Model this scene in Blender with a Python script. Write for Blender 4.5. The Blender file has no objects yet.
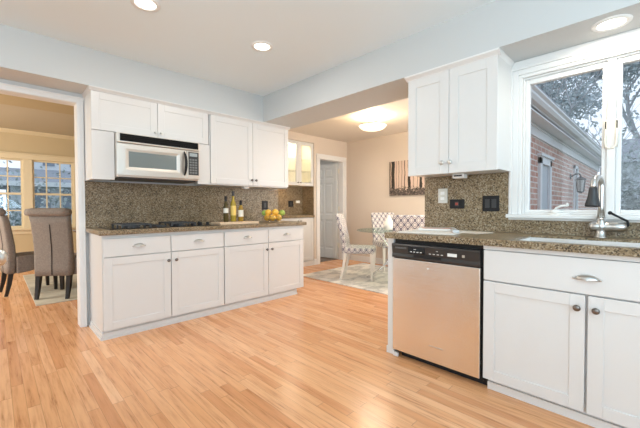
import bpy, bmesh, math, random
from math import sin, cos, pi, radians
from mathutils import Vector, Matrix

S = bpy.context.scene
COL = S.collection
# ------------------------------------------------------------------ camera
CAM_H = 1.10
F_PX, YAW, PITCH, ROLL = 333.489, radians(44.3807), radians(1.20825), radians(-0.1377)
Fv = Vector((sin(YAW) * cos(PITCH), cos(YAW) * cos(PITCH), -sin(PITCH)))
Rv = Vector((cos(YAW), -sin(YAW), 0))
Uv = Rv.cross(Fv)
Rr = Rv * cos(ROLL) + Uv * sin(ROLL)
Ur = Uv * cos(ROLL) - Rv * sin(ROLL)
cd = bpy.data.cameras.new('camera')
cam = bpy.data.objects.new('camera', cd)
COL.objects.link(cam)
cd.sensor_width = 36
cd.lens = F_PX / 640 * 36
cd.clip_start = 0.02
M3 = Matrix((Rr, Ur, -Fv)).transposed()
cam.matrix_world = Matrix.Translation((0, 0, CAM_H)) @ M3.to_4x4()
S.camera = cam
# ------------------------------------------------------------------ world and light
W = bpy.data.worlds.new('sky')
S.world = W
W.use_nodes = True
nt = W.node_tree
nt.nodes.clear()
wo = nt.nodes.new('ShaderNodeOutputWorld')
bg = nt.nodes.new('ShaderNodeBackground')
tc = nt.nodes.new('ShaderNodeTexCoord')
sx = nt.nodes.new('ShaderNodeSeparateXYZ')
cr = nt.nodes.new('ShaderNodeValToRGB')
cr.color_ramp.elements[0].position = 0.0
cr.color_ramp.elements[0].color = (0.80, 0.88, 0.97, 1)
cr.color_ramp.elements[1].position = 0.8
cr.color_ramp.elements[1].color = (0.66, 0.78, 0.92, 1)
nt.links.new(tc.outputs['Generated'], sx.inputs[0])
nt.links.new(sx.outputs['Z'], cr.inputs[0])
nt.links.new(cr.outputs[0], bg.inputs['Color'])
bg.inputs['Strength'].default_value = 1.25
nt.links.new(bg.outputs[0], wo.inputs[0])


def area(name, loc, target, sx_, sy_, energy, col=(1, 1, 1)):
    l = bpy.data.lights.new(name, 'AREA')
    l.shape = 'RECTANGLE'
    l.size, l.size_y, l.energy, l.color = sx_, sy_, energy, col
    o = bpy.data.objects.new(name, l)
    COL.objects.link(o)
    o.location = loc
    o.rotation_euler = (Vector(target) - Vector(loc)).to_track_quat('-Z', 'Y').to_euler()
    return o


# area fills added behind the camera in place of unseen daylight
area('rear_fill', (-1.7, -2.4, 1.7), (1.2, 1.4, 1.5), 3.4, 1.8, 40, (0.92, 0.98, 1.0))
area('side_fill', (-2.6, 1.2, 1.6), (1.0, 1.4, 1.4), 2.4, 1.6, 22, (0.88, 0.96, 1.0))
# cool uplight added behind the camera to brighten the ceiling
area('ceiling_uplight', (-.4, -1.7, 1.2), (-.22, -1.3, 2.44), 2.6, 2.2, 122, (0.55, 0.82, 1.0))
# unseen area fills inside the dining room and nook, no window modelled there
area('dining_fill', (-2.0, 5.8, 1.6), (1.0, 5.9, 1.0), 1.8, 1.6, 85, (1.0, 0.93, 0.80))
area('nook_fill', (4.2, 1.45, 1.5), (4.3, 4.0, 1.0), 1.6, 1.4, 34, (1.0, 0.96, 0.90))
area('hall_fill', (4.2, 7.4, 1.7), (4.6, 5.0, 1.2), 1.0, 1.2, 22, (1.0, 0.97, 0.92))  # unseen fill in the hall for the open door leaf
S.view_settings.view_transform = 'Standard'
S.view_settings.look = 'None'
S.view_settings.gamma = 1
S.view_settings.use_curve_mapping = False
S.view_settings.exposure = 0.13


# ------------------------------------------------------------------ materials
def mat(name, col=(.8, .8, .8), rough=.5, metal=0., spec=.5, emit=None, estr=0):
    m = bpy.data.materials.new(name)
    m.use_nodes = True
    b = m.node_tree.nodes['Principled BSDF']
    b.inputs['Base Color'].default_value = (*col, 1)
    b.inputs['Roughness'].default_value = rough
    b.inputs['Metallic'].default_value = metal
    b.inputs['Specular IOR Level'].default_value = spec
    if emit:
        b.inputs['Emission Color'].default_value = (*emit, 1)
        b.inputs['Emission Strength'].default_value = estr
    return m


def N(m, t, **kw):
    n = m.node_tree.nodes.new(t)
    for k, v in kw.items():
        setattr(n, k, v)
    return n


def Lk(m, a, b):
    m.node_tree.links.new(a, b)


def bsdf(m):
    return m.node_tree.nodes['Principled BSDF']


def math_n(m, op, a, b=None, c=None):
    n = N(m, 'ShaderNodeMath', operation=op)
    for i, v in enumerate((a, b, c)):
        if v is None:
            continue
        if isinstance(v, (int, float)):
            n.inputs[i].default_value = v
        else:
            Lk(m, v, n.inputs[i])
    return n.outputs[0]


def ramp(m, fac, stops, interp='LINEAR'):
    n = N(m, 'ShaderNodeValToRGB')
    r = n.color_ramp
    r.interpolation = interp
    while len(r.elements) < len(stops):
        r.elements.new(0.5)
    for e, (p, c) in zip(r.elements, stops):
        e.position = p
        e.color = (*c, 1)
    Lk(m, fac, n.inputs[0])
    return n.outputs[0]


def noise(m, vec, scale, detail=3, rough=.5):
    n = N(m, 'ShaderNodeTexNoise')
    n.inputs['Scale'].default_value = scale
    n.inputs['Detail'].default_value = detail
    n.inputs['Roughness'].default_value = rough
    if vec is not None:
        Lk(m, vec, n.inputs['Vector'])
    return n


def mapping(m, vec, sc=(1, 1, 1), loc=(0, 0, 0), rot=(0, 0, 0)):
    n = N(m, 'ShaderNodeMapping')
    n.inputs['Scale'].default_value = sc
    n.inputs['Location'].default_value = loc
    n.inputs['Rotation'].default_value = rot
    Lk(m, vec, n.inputs['Vector'])
    return n.outputs[0]


def geo_pos(m):
    return N(m, 'ShaderNodeNewGeometry').outputs['Position']


def obj_co(m):
    return N(m, 'ShaderNodeTexCoord').outputs['Object']


def uv_co(m):
    return N(m, 'ShaderNodeTexCoord').outputs['UV']


def bump(m, h, strength=.2, dist=.01):
    b = N(m, 'ShaderNodeBump')
    b.inputs['Strength'].default_value = strength
    b.inputs['Distance'].default_value = dist
    Lk(m, h, b.inputs['Height'])
    Lk(m, b.outputs[0], bsdf(m).inputs['Normal'])


def paint(name, col, rough=.5):
    m = mat(name, col, rough)
    n = noise(m, obj_co(m), 220, 2)
    bump(m, n.outputs['Fac'], .05, .002)
    return m


def granite(name):
    m = mat(name, rough=.3, spec=.3)
    co = obj_co(m)
    v = N(m, 'ShaderNodeTexVoronoi')
    v.inputs['Scale'].default_value = 150
    Lk(m, co, v.inputs['Vector'])
    s = N(m, 'ShaderNodeSeparateColor')
    Lk(m, v.outputs['Color'], s.inputs[0])
    n = noise(m, co, 9, 4, .6)
    f = math_n(m, 'MULTIPLY_ADD', math_n(m, 'SUBTRACT', n.outputs['Fac'], .5), .55, s.outputs[0])
    c = ramp(m, f, [(0.0, (.045, .034, .022)), (.13, (.115, .080, .045)), (.30, (.190, .132, .072)),
                    (.58, (.265, .190, .110)), (.84, (.32, .250, .160)), (1.0, (.41, .35, .26))])
    Lk(m, c, bsdf(m).inputs['Base Color'])
    return m


def oak_floor(name, w=.057, L=.95):
    m = mat(name, rough=.24)
    p = geo_pos(m)
    s = N(m, 'ShaderNodeSeparateXYZ')
    Lk(m, p, s.inputs[0])
    xr = math_n(m, 'DIVIDE', s.outputs['X'], w)
    row = math_n(m, 'FLOOR', xr)
    wn = N(m, 'ShaderNodeTexWhiteNoise', noise_dimensions='1D')
    Lk(m, row, wn.inputs['W'])
    yr = math_n(m, 'ADD', math_n(m, 'DIVIDE', s.outputs['Y'], L), math_n(m, 'MULTIPLY', wn.outputs['Value'], 7.3))
    colm = math_n(m, 'FLOOR', yr)
    cx = N(m, 'ShaderNodeCombineXYZ')
    Lk(m, row, cx.inputs[0])
    Lk(m, colm, cx.inputs[1])
    wn2 = N(m, 'ShaderNodeTexWhiteNoise', noise_dimensions='3D')
    Lk(m, cx.outputs[0], wn2.inputs['Vector'])
    base = ramp(m, wn2.outputs['Value'], [(0, (.64, .29, .125)), (.25, (.73, .365, .17)), (.7, (.78, .415, .21)), (1, (.83, .475, .265))])
    # grain shifted per plank
    add = N(m, 'ShaderNodeVectorMath', operation='MULTIPLY_ADD')
    Lk(m, cx.outputs[0], add.inputs[0])
    add.inputs[1].default_value = (3.7, 5.1, 2.3)
    Lk(m, p, add.inputs[2])
    g = noise(m, mapping(m, add.outputs[0], (42, 2.6, 1)), 1.0, 5, .62)
    gr = ramp(m, g.outputs['Fac'], [(.30, (.50, .38, .30)), (.40, (.86, .80, .75)), (.52, (1.0, 1.0, 1.0)), (.7, (1.10, 1.10, 1.10))])
    mx = N(m, 'ShaderNodeMix', data_type='RGBA', blend_type='MULTIPLY')
    mx.inputs['Factor'].default_value = .85
    Lk(m, base, mx.inputs['A'])
    Lk(m, gr, mx.inputs['B'])
    fx = math_n(m, 'FRACT', xr)
    fy = math_n(m, 'FRACT', yr)
    gx = math_n(m, 'LESS_THAN', fx, .035)
    gy = math_n(m, 'LESS_THAN', fy, .004)
    gap = math_n(m, 'MAXIMUM', gx, gy)
    mx2 = N(m, 'ShaderNodeMix', data_type='RGBA')
    Lk(m, math_n(m, 'MULTIPLY', gap, .55), mx2.inputs['Factor'])
    Lk(m, mx.outputs['Result'], mx2.inputs['A'])
    mx2.inputs['B'].default_value = (.30, .14, .06, 1)
    Lk(m, mx2.outputs['Result'], bsdf(m).inputs['Base Color'])
    return m


def brushed(name, col, rough, axis):
    m = mat(name, col, rough, 1.0)
    sc = {'h': (3, 3, 900), 'v': (900, 900, 3)}[axis]
    n = noise(m, mapping(m, obj_co(m), sc), 1, 2)
    rr = math_n(m, 'MULTIPLY_ADD', n.outputs['Fac'], .12, rough - .06)
    Lk(m, rr, bsdf(m).inputs['Roughness'])
    bump(m, n.outputs['Fac'], .16, .002)
    return m


def weave(name, col):
    m = mat(name, col, .9, spec=.2)
    n = noise(m, obj_co(m), 300, 2)
    n2 = noise(m, obj_co(m), 60, 3)
    f = math_n(m, 'ADD', math_n(m, 'MULTIPLY', n.outputs['Fac'], .6), math_n(m, 'MULTIPLY', n2.outputs['Fac'], .4))
    c = ramp(m, f, [(.3, tuple(x * .72 for x in col)), (.7, tuple(min(1, x * 1.3) for x in col))])
    Lk(m, c, bsdf(m).inputs['Base Color'])
    bump(m, n.outputs['Fac'], .3, .002)
    return m


def trellis(name, ground, ink, size=.085):
    m = mat(name, ground, .85, spec=.2)
    s = N(m, 'ShaderNodeSeparateXYZ')
    Lk(m, uv_co(m), s.inputs[0])
    a = math_n(m, 'COSINE', math_n(m, 'MULTIPLY', s.outputs['X'], 2 * pi / size))
    b = math_n(m, 'COSINE', math_n(m, 'MULTIPLY', s.outputs['Y'], 2 * pi / (size * 1.35)))
    g = math_n(m, 'ADD', a, b)
    l1 = math_n(m, 'LESS_THAN', math_n(m, 'ABSOLUTE', g), .42)
    l2 = math_n(m, 'LESS_THAN', math_n(m, 'ABSOLUTE', math_n(m, 'SUBTRACT', math_n(m, 'ABSOLUTE', g), 1.25)), .17)
    l = math_n(m, 'MAXIMUM', l1, l2)
    mx = N(m, 'ShaderNodeMix', data_type='RGBA')
    Lk(m, l, mx.inputs['Factor'])
    mx.inputs['A'].default_value = (*ground, 1)
    mx.inputs['B'].default_value = (*ink, 1)
    Lk(m, mx.outputs['Result'], bsdf(m).inputs['Base Color'])
    return m


def rug_mat(name, a, b, c):
    m = mat(name, a, .95, spec=.1)
    n = noise(m, mapping(m, geo_pos(m), (1, 1.6, 1)), 3.2, 6, .62)
    cc = ramp(m, n.outputs['Fac'], [(.32, c), (.47, a), (.58, b), (.72, a)])
    Lk(m, cc, bsdf(m).inputs['Base Color'])
    n2 = noise(m, geo_pos(m), 160, 2)
    bump(m, n2.outputs['Fac'], .4, .004)
    return m


def glass_pane(name, tint=(.97, .985, 1.0), refl=.06, rough=0.0):
    m = bpy.data.materials.new(name)
    m.use_nodes = True
    t = m.node_tree
    t.nodes.clear()
    o = t.nodes.new('ShaderNodeOutputMaterial')
    mx = t.nodes.new('ShaderNodeMixShader')
    tr = t.nodes.new('ShaderNodeBsdfTransparent')
    gl = t.nodes.new('ShaderNodeBsdfGlossy')
    tr.inputs[0].default_value = (*tint, 1)
    gl.inputs['Roughness'].default_value = rough
    lw = t.nodes.new('ShaderNodeLayerWeight')
    lw.inputs['Blend'].default_value = .25
    ma = t.nodes.new('ShaderNodeMath')
    ma.operation = 'MULTIPLY_ADD'
    ma.inputs[1].default_value = .35
    ma.inputs[2].default_value = refl
    t.links.new(lw.outputs['Fresnel'], ma.inputs[0])
    t.links.new(ma.outputs[0], mx.inputs[0])
    t.links.new(tr.outputs[0], mx.inputs[1])
    t.links.new(gl.outputs[0], mx.inputs[2])
    t.links.new(mx.outputs[0], o.inputs[0])
    return m


def brick_mat(name):
    m = mat(name, rough=.85)
    b = N(m, 'ShaderNodeTexBrick')
    b.inputs['Scale'].default_value = 1
    b.inputs['Brick Width'].default_value = .215
    b.inputs['Row Height'].default_value = .075
    b.inputs['Mortar Size'].default_value = .009
    b.inputs['Color1'].default_value = (.47, .25, .20, 1)
    b.inputs['Color2'].default_value = (.58, .40, .34, 1)
    b.inputs['Mortar'].default_value = (.68, .66, .63, 1)
    Lk(m, uv_co(m), b.inputs['Vector'])
    n = noise(m, uv_co(m), 5, 4)
    mx = N(m, 'ShaderNodeMix', data_type='RGBA', blend_type='MULTIPLY')
    mx.inputs['Factor'].default_value = .5
    Lk(m, b.outputs['Color'], mx.inputs['A'])
    Lk(m, ramp(m, n.outputs['Fac'], [(.3, (.6, .58, .6)), (.7, (1.15, 1.1, 1.1))]), mx.inputs['B'])
    Lk(m, mx.outputs['Result'], bsdf(m).inputs['Base Color'])
    return m


def forest_mat(name):
    m = mat(name, rough=.45)
    s = N(m, 'ShaderNodeSeparateXYZ')
    Lk(m, obj_co(m), s.inputs[0])           # Y runs across the canvas, Z up
    wob = noise(m, mapping(m, obj_co(m), (1, 2, 2.2)), 3, 3)
    u = math_n(m, 'MULTIPLY_ADD', math_n(m, 'SUBTRACT', wob.outputs['Fac'], .5), .035, s.outputs['Y'])
    f = math_n(m, 'DIVIDE', math_n(m, 'ADD', u, .48), .96)
    light, mid, dark = (.62, .47, .38), (.30, .22, .18), (.022, .017, .014)
    tr = [(0.0, mid), (.03, dark), (.075, light), (.10, mid), (.115, light), (.19, dark), (.215, light), (.25, mid), (.265, light),
          (.31, dark), (.36, light), (.40, dark), (.41, light), (.48, mid), (.50, light), (.545, dark), (.60, light), (.66, dark),
          (.675, light), (.72, mid), (.735, light), (.79, dark), (.80, light), (.84, mid), (.855, light), (.885, dark), (.955, light), (.975, dark)]
    c = ramp(m, f, tr, 'CONSTANT')
    g = noise(m, mapping(m, obj_co(m), (1, 9, 14)), 2.2, 5, .65)
    gz = math_n(m, 'MULTIPLY_ADD', math_n(m, 'SUBTRACT', g.outputs['Fac'], .5), .46, s.outputs['Z'])
    ground = math_n(m, 'LESS_THAN', gz, -.185)
    gc = ramp(m, noise(m, mapping(m, obj_co(m), (1, 10, 18)), 2.0, 5, .7).outputs['Fac'],
              [(.36, dark), (.52, (.10, .078, .066)), (.66, (.40, .31, .26))])
    mx = N(m, 'ShaderNodeMix', data_type='RGBA')
    Lk(m, ground, mx.inputs['Factor'])
    Lk(m, c, mx.inputs['A'])
    Lk(m, gc, mx.inputs['B'])
    Lk(m, mx.outputs['Result'], bsdf(m).inputs['Base Color'])
    return m


def leaf_mat(name, a, b):
    m = mat(name, a, .7)
    n = noise(m, obj_co(m), 2.5, 3)
    Lk(m, ramp(m, n.outputs['Fac'], [(.35, a), (.65, b)]), bsdf(m).inputs['Base Color'])
    return m


MT = dict(
    cab=paint('cabinet_white', (.70, .69, .675), .32),
    trim=paint('trim_white', (.78, .77, .755), .35),
    grey=paint('grey_wall_paint', (.575, .59, .59), .6),
    ceil=paint('ceiling_paint', (.80, .89, .935), .65),
    tan=paint('tan_wall_paint', (.66, .57, .485), .6),
    tanceil=paint('tan_ceiling_paint', (.74, .66, .575), .6),
    gold=paint('gold_wall_paint', (.60, .475, .29), .6),
    goldceil=paint('dining_ceiling_paint', (.53, .47, .36), .6),
    dimband=paint('dim_ceiling_gold', (.50, .405, .245), .6),  # darker gold puts the near ceiling's dim warm light into the colour
    goldtrim=paint('cream_trim', (.74, .63, .43), .4),
    granite=granite('granite'),
    oak=oak_floor('oak_strip_floor'),
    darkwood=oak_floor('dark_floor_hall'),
    steel=brushed('stainless_steel', (.70, .65, .59), .36, 'h'),
    dwsteel=brushed('dishwasher_steel', (.92, .88, .83), .22, 'h'),
    chrome=mat('chrome', (.82, .82, .82), .10, 1),
    nickel=mat('brushed_nickel', (.56, .54, .51), .30, 1),
    satin=mat('satin_nickel', (.70, .69, .66), .30, 1),
    knobdark=mat('dark_nickel', (.20, .18, .165), .32, 1),
    black=mat('black_plastic', (.016, .016, .017), .5, spec=.25),
    blackgloss=mat('black_glass', (.012, .012, .013), .08),
    charcoal=mat('charcoal_plastic', (.035, .035, .037), .4),
    iron=mat('cast_iron', (.045, .047, .050), .5),
    mwglass=mat('microwave_glass', (.17, .20, .20), .12),
    lcd=mat('display', (.35, .40, .42), .3),
    white=mat('white_plastic', (.85, .85, .83), .4),
    cream=mat('cream_plastic', (.80, .76, .66), .4),
    ceramic=mat('white_ceramic', (.86, .84, .80), .2),
    paper=mat('paper', (.84, .80, .74), .7),
    pine=None, cork=None,
    glassg=glass_pane('window_glass', refl=.02),
    cabglass=glass_pane('cabinet_glass', refl=.03),
    table=glass_pane('table_glass', (.80, .90, .87), refl=.10),
    bowlglass=glass_pane('bowl_glass', (.985, .99, .985), refl=.02),
    shelfglass=mat('shelf_glass_edge', (.40, .48, .42), .15),
    lamp=mat('lamp_lens', (1, 1, 1), .4, emit=(1.0, .93, .80), estr=6),
    bowlamp=mat('lamp_bowl', (1, .97, .9), .4, emit=(1.0, .86, .62), estr=1.1),
    fabric=weave('taupe_fabric', (.235, .20, .175)),
    ebony=mat('ebony_wood', (.012, .010, .009), .35),
    trellis=trellis('trellis_fabric', (.78, .74, .70), (.19, .18, .225)),
    whitewood=mat('white_wood', (.84, .80, .74), .4),
    rug=rug_mat('nook_rug', (.80, .765, .73), (.52, .50, .485), (.86, .81, .75)),
    rug2=rug_mat('dining_rug', (.58, .535, .44), (.52, .47, .385), (.64, .60, .50)),
    brick=brick_mat('red_brick'),
    extwhite=mat('exterior_white', (.72, .76, .80), .5),
    roof=mat('grey_shingle', (.30, .32, .36), .9),
    siding=mat('pale_siding', (.52, .57, .62), .8),
    bark=mat('bark', (.36, .37, .39), .9),
    leafg=leaf_mat('grey_leaves', (.44, .50, .53), (.60, .65, .68)),
    leafb=leaf_mat('frosted_leaves', (.26, .33, .33), (.52, .58, .60)),
    ground=leaf_mat('lawn', (.20, .24, .17), (.30, .33, .25)),
    door=paint('grey_door_paint', (.62, .63, .62), .4),
)


def wood(name, a, b, rough=.45):
    m = mat(name, a, rough)
    n = noise(m, mapping(m, obj_co(m), (4, 40, 40)), 1, 4)
    Lk(m, ramp(m, n.outputs['Fac'], [(.3, a), (.7, b)]), bsdf(m).inputs['Base Color'])
    return m


MT['pine'] = wood('maple_board', (.70, .50, .33), (.78, .60, .43))
MT['cork'] = wood('pale_paddle_wood', (.76, .60, .44), (.82, .68, .53))
MT['tablewood'] = wood('dark_table_wood', (.10, .055, .03), (.17, .09, .05), .25)
MT['orange'] = mat('orange_peel', (.92, .52, .07), .4)
MT['lemon'] = mat('lemon_peel', (.86, .56, .12), .4)
MT['lime'] = mat('lime_peel', (.36, .50, .10), .4)
MT['redink'] = mat('printed_cover', (.70, .36, .30), .5)
for k in ('orange', 'lemon', 'lime'):
    bump(MT[k], noise(MT[k], obj_co(MT[k]), 180, 2).outputs['Fac'], .3, .003)
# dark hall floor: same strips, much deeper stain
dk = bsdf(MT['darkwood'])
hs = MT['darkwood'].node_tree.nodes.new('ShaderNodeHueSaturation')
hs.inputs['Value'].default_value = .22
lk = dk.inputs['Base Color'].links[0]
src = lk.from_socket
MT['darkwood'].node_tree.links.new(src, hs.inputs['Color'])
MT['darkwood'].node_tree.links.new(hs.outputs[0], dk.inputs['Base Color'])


# ------------------------------------------------------------------ mesh helpers
class MB:
    def __init__(s):
        s.v, s.f = [], []

    def add(s, vs, fs):
        o = len(s.v)
        s.v += [Vector(x) for x in vs]
        s.f += [tuple(i + o for i in f) for f in fs]
        return s

    def box(s, x0, x1, y0, y1, z0, z1):
        x0, x1 = sorted((x0, x1)); y0, y1 = sorted((y0, y1)); z0, z1 = sorted((z0, z1))
        return s.add([(x0, y0, z0), (x1, y0, z0), (x1, y1, z0), (x0, y1, z0), (x0, y0, z1), (x1, y0, z1), (x1, y1, z1), (x0, y1, z1)],
                     [(0, 3, 2, 1), (4, 5, 6, 7), (0, 1, 5, 4), (1, 2, 6, 5), (2, 3, 7, 6), (3, 0, 4, 7)])

    def loft(s, secs, cap=True, closed=True):
        n = len(secs[0])
        vs = [p for sec in secs for p in sec]
        fs = []
        for i in range(len(secs) - 1):
            for j in range(n if closed else n - 1):
                k = (j + 1) % n
                fs.append((i * n + j, i * n + k, (i + 1) * n + k, (i + 1) * n + j))
        if cap:
            fs.append(tuple(range(n - 1, -1, -1)))
            fs.append(tuple((len(secs) - 1) * n + j for j in range(n)))
        return s.add(vs, fs)

    def lathe(s, prof, c=(0, 0, 0), axis=(0, 0, 1), n=20, cap=True):
        a = Vector(axis).normalized()
        t = Vector((1, 0, 0)) if abs(a.x) < .9 else Vector((0, 1, 0))
        u = a.cross(t).normalized(); w = a.cross(u)
        c = Vector(c)
        secs = [[c + a * h + (u * cos(2 * pi * j / n) + w * sin(2 * pi * j / n)) * max(r, 1e-4) for j in range(n)] for r, h in prof]
        return s.loft(secs, cap)

    def tube(s, pts, r, n=8):
        pts = [Vector(p) for p in pts]
        rs = r if isinstance(r, (list, tuple)) else [r] * len(pts)
        secs = []
        prev = None
        for i, p in enumerate(pts):
            d = (pts[min(i + 1, len(pts) - 1)] - pts[max(i - 1, 0)]).normalized()
            if prev is None:
                t = Vector((0, 0, 1)) if abs(d.z) < .9 else Vector((1, 0, 0))
                u = d.cross(t).normalized()
            else:
                u = (prev - d * prev.dot(d)).normalized()
            prev = u
            w = d.cross(u)
            secs.append([p + (u * cos(2 * pi * j / n) + w * sin(2 * pi * j / n)) * rs[i] for j in range(n)])
        return s.loft(secs)

    def prism(s, poly, a, b, axis='x'):
        """poly: 2-D points; extruded from a to b along axis (poly in the other two axes in xyz order)"""
        def P(q, t):
            return {'x': (t, q[0], q[1]), 'y': (q[0], t, q[1]), 'z': (q[0], q[1], t)}[axis]
        return s.loft([[P(q, a) for q in poly], [P(q, b) for q in poly]])

    def sphere(s, c, rx, ry=None, rz=None, n=16, m=10, z0=-1., z1=1.):
        ry = ry or rx; rz = rz or rx
        a0, a1 = math.asin(z0), math.asin(z1)
        secs = []
        for i in range(m + 1):
            a = a0 + (a1 - a0) * i / m
            r = max(cos(a), 1e-3)
            secs.append([(c[0] + rx * r * cos(2 * pi * j / n), c[1] + ry * r * sin(2 * pi * j / n), c[2] + rz * sin(a)) for j in range(n)])
        return s.loft(secs)

    def build(s, name, m, parent=None, bevel=0, smooth=False, seg=2, sub=0):
        off = Vector((0, 0, 0))
        q = parent
        while q is not None:
            off += q.location
            q = q.parent
        base = None
        if parent is None and s.v:
            lo = Vector((min(v.x for v in s.v), min(v.y for v in s.v), min(v.z for v in s.v)))
            hi = Vector((max(v.x for v in s.v), max(v.y for v in s.v), max(v.z for v in s.v)))
            base = Vector(((lo.x + hi.x) / 2, (lo.y + hi.y) / 2, lo.z))
            off = base
        me = bpy.data.meshes.new(name)
        me.from_pydata([v - off for v in s.v], [], s.f)
        bm = bmesh.new()
        bm.from_mesh(me)
        bmesh.ops.recalc_face_normals(bm, faces=bm.faces)
        uv = bm.loops.layers.uv.new('UVMap')
        for f in bm.faces:
            n = f.normal
            ax = max(range(3), key=lambda k: abs(n[k]))
            for l in f.loops:
                co = l.vert.co + off
                l[uv].uv = ((co.y, co.z), (co.x, co.z), (co.x, co.y))[ax]
            f.smooth = smooth
        bm.to_mesh(me)
        bm.free()
        me.materials.append(m)
        o = bpy.data.objects.new(name, me)
        COL.objects.link(o)
        if parent is not None:
            o.parent = parent
        else:
            o.location = base
        if bevel:
            b = o.modifiers.new('bevel', 'BEVEL')
            b.width = bevel; b.segments = seg; b.limit_method = 'ANGLE'; b.angle_limit = radians(40)
        if sub:
            b = o.modifiers.new('sub', 'SUBSURF')
            b.levels = sub; b.render_levels = sub
        return o


def tag(o, label, cat, group=None, kind=None):
    o['label'] = label
    o['category'] = cat
    if group:
        o['group'] = group
    if kind:
        o['kind'] = kind
    return o


def thing(name, label, cat, loc, group=None):
    o = bpy.data.objects.new(name, None)
    COL.objects.link(o)
    o.location = loc
    o.empty_display_size = .1
    return tag(o, label, cat, group)


def struct(o, label=None, cat=None):
    o['kind'] = 'structure'
    if label:
        o['label'] = label
        o['category'] = cat
    return o


def copy_tree(o, parent=None):
    c = o.copy()
    COL.objects.link(c)
    c.parent = parent
    for ch in list(o.children):
        copy_tree(ch, c)
    return c


class Face:
    """local frame of a cabinet front: u along the run, d outward from the front plane, z up"""
    def __init__(s, axis, plane):
        s.axis, s.plane = axis, plane

    def P(s, u, d, z):
        return (u, s.plane - d, z) if s.axis == 'y' else (s.plane - d, u, z)

    def box(s, mb, u0, u1, d0, d1, z0, z1):
        a, b = s.P(u0, d0, z0), s.P(u1, d1, z1)
        return mb.box(a[0], b[0], a[1], b[1], a[2], b[2])

    def out(s):
        return (0, -1, 0) if s.axis == 'y' else (-1, 0, 0)


def shaker(F, name, parent, u0, u1, z0, z1, rail=.062, th=.02, m=None):
    m = m or MT['cab']
    u0, u1 = sorted((u0, u1))
    mb = MB()
    F.box(mb, u0, u0 + rail, -th, 0, z0, z1)
    F.box(mb, u1 - rail, u1, -th, 0, z0, z1)
    F.box(mb, u0 + rail, u1 - rail, -th, 0, z1 - rail, z1)
    F.box(mb, u0 + rail, u1 - rail, -th, 0, z0, z0 + rail)
    F.box(mb, u0 + rail - .002, u1 - rail + .002, -th, -.006, z0 + rail - .002, z1 - rail + .002)
    return mb.build(name, m, parent, bevel=.0015, seg=1)


def slab(F, name, parent, u0, u1, z0, z1, th=.02, m=None):
    mb = MB()
    F.box(mb, u0, u1, -th, 0, z0, z1)
    return mb.build(name, m or MT['cab'], parent, bevel=.003)


def knob(F, parent, u, z, m=None, r=.015):
    mb = MB()
    mb.lathe([(.008, 0), (.0055, .004), (.0055, .014), (r * .8, .017), (r, .022), (r * .9, .027), (r * .45, .030), (.001, .031)], F.P(u, 0, z), F.out(), 14)
    return mb.build('knob', m or MT['knobdark'], parent, smooth=True)


def cup_pull(F, parent, u, z, w=.046):
    mb = MB()
    n, k = 16, 7
    secs = []
    for i in range(k + 1):
        b = (pi / 2) * i / k                       # from the wall (0) outwards
        sec = []
        for j in range(n + 1):
            a = pi * j / n                         # upper half of the oval
            sec.append(Vector(F.P(u + w * cos(b) * cos(a), .026 * sin(b), z - .010 + .026 * cos(b) * sin(a))))
        secs.append(sec)
    mb.loft(secs, cap=False, closed=False)
    F.box(mb, u - w, u + w, 0, .003, z - .012, z - .008)
    for sgn in (-1, 1):
        mb.sphere(F.P(u + sgn * (w + .003), .003, z - .006), .006, n=8, m=6)
    o = mb.build('cup_pull', MT['nickel'], parent, smooth=True)
    s_ = o.modifiers.new('solid', 'SOLIDIFY')
    s_.thickness = .002
    return o


# ------------------------------------------------------------------ setting
CH = 2.44          # main ceiling
SB = 2.13          # soffit / beam underside
YW = 3.72          # cooktop wall
XW = 2.70          # window wall
YN = 4.60          # nook door wall
XN = 5.30          # nook picture wall
YD = 7.80          # dining window wall


def S_box(name, m, *b, label=None, cat=None):
    mb = MB()
    mb.box(*b)
    return struct(mb.build(name, m), label, cat)


S_box('floor', MT['oak'], -4, 5.42, -4, 7.92, -.12, 0)
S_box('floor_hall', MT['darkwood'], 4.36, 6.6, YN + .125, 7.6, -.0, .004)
S_box('ceiling', MT['ceil'], -4, 2.36, -4, 3.385, CH, CH + .1)
S_box('ceiling_nook', MT['tanceil'], 2.82, 5.42, 1.25, 4.75, CH, CH + .1)
# soffit over the cooktop wall, beam over the window wall
S_box('trim_1', MT['grey'], -4, 2.815, 3.385, YW, SB, CH + .1, label='grey soffit running over the white cabinets on the cooktop wall', cat='soffit')
mb = MB().box(2.355, 2.82, -4, 3.385, SB, CH + .1)
struct(mb.build('trim_2', MT['grey']), 'grey dropped beam crossing from the soffit to above the window', 'beam')
# cooktop wall with the doorway to the dining room
D0, D1, DZ = -.75, .565, 2.058
mb = MB()
mb.box(D1, 2.815, YW, YW + .12, 0, SB)
mb.box(D0, D1, YW, YW + .12, DZ, SB)
mb.box(-4, D0, YW, YW + .12, 0, SB)
mb.box(-4, 2.815, YW, YW + .12, SB, CH)
struct(mb.build('wall_left', MT['grey']))
mb = MB()
c = .040
mb.prism([(D1 - .012, YW), (D1 - .012, YW - .018), (D1 + .006, YW - .024), (D1 + c - .014, YW - .024), (D1 + c - .008, YW - .030), (D1 + c - .004, YW - .030), (D1 + c - .004, YW)], 0, DZ + .012, 'z')
mb.box(D0 - c, D0 + .012, YW - .024, YW, 0, DZ + .012)
mb.prism([(YW, DZ - .012), (YW - .018, DZ - .012), (YW - .024, DZ + .012), (YW - .024, DZ + c - .014), (YW - .030, DZ + c - .008), (YW - .030, DZ + c), (YW, DZ + c)], D0 - c, D1 + c, 'x')
mb.box(D1 - .014, D1, YW, YW + .12, 0, DZ)
mb.box(D0, D0 + .014, YW, YW + .12, 0, DZ)
mb.box(D0, D1, YW, YW + .12, DZ - .014, DZ)
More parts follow.
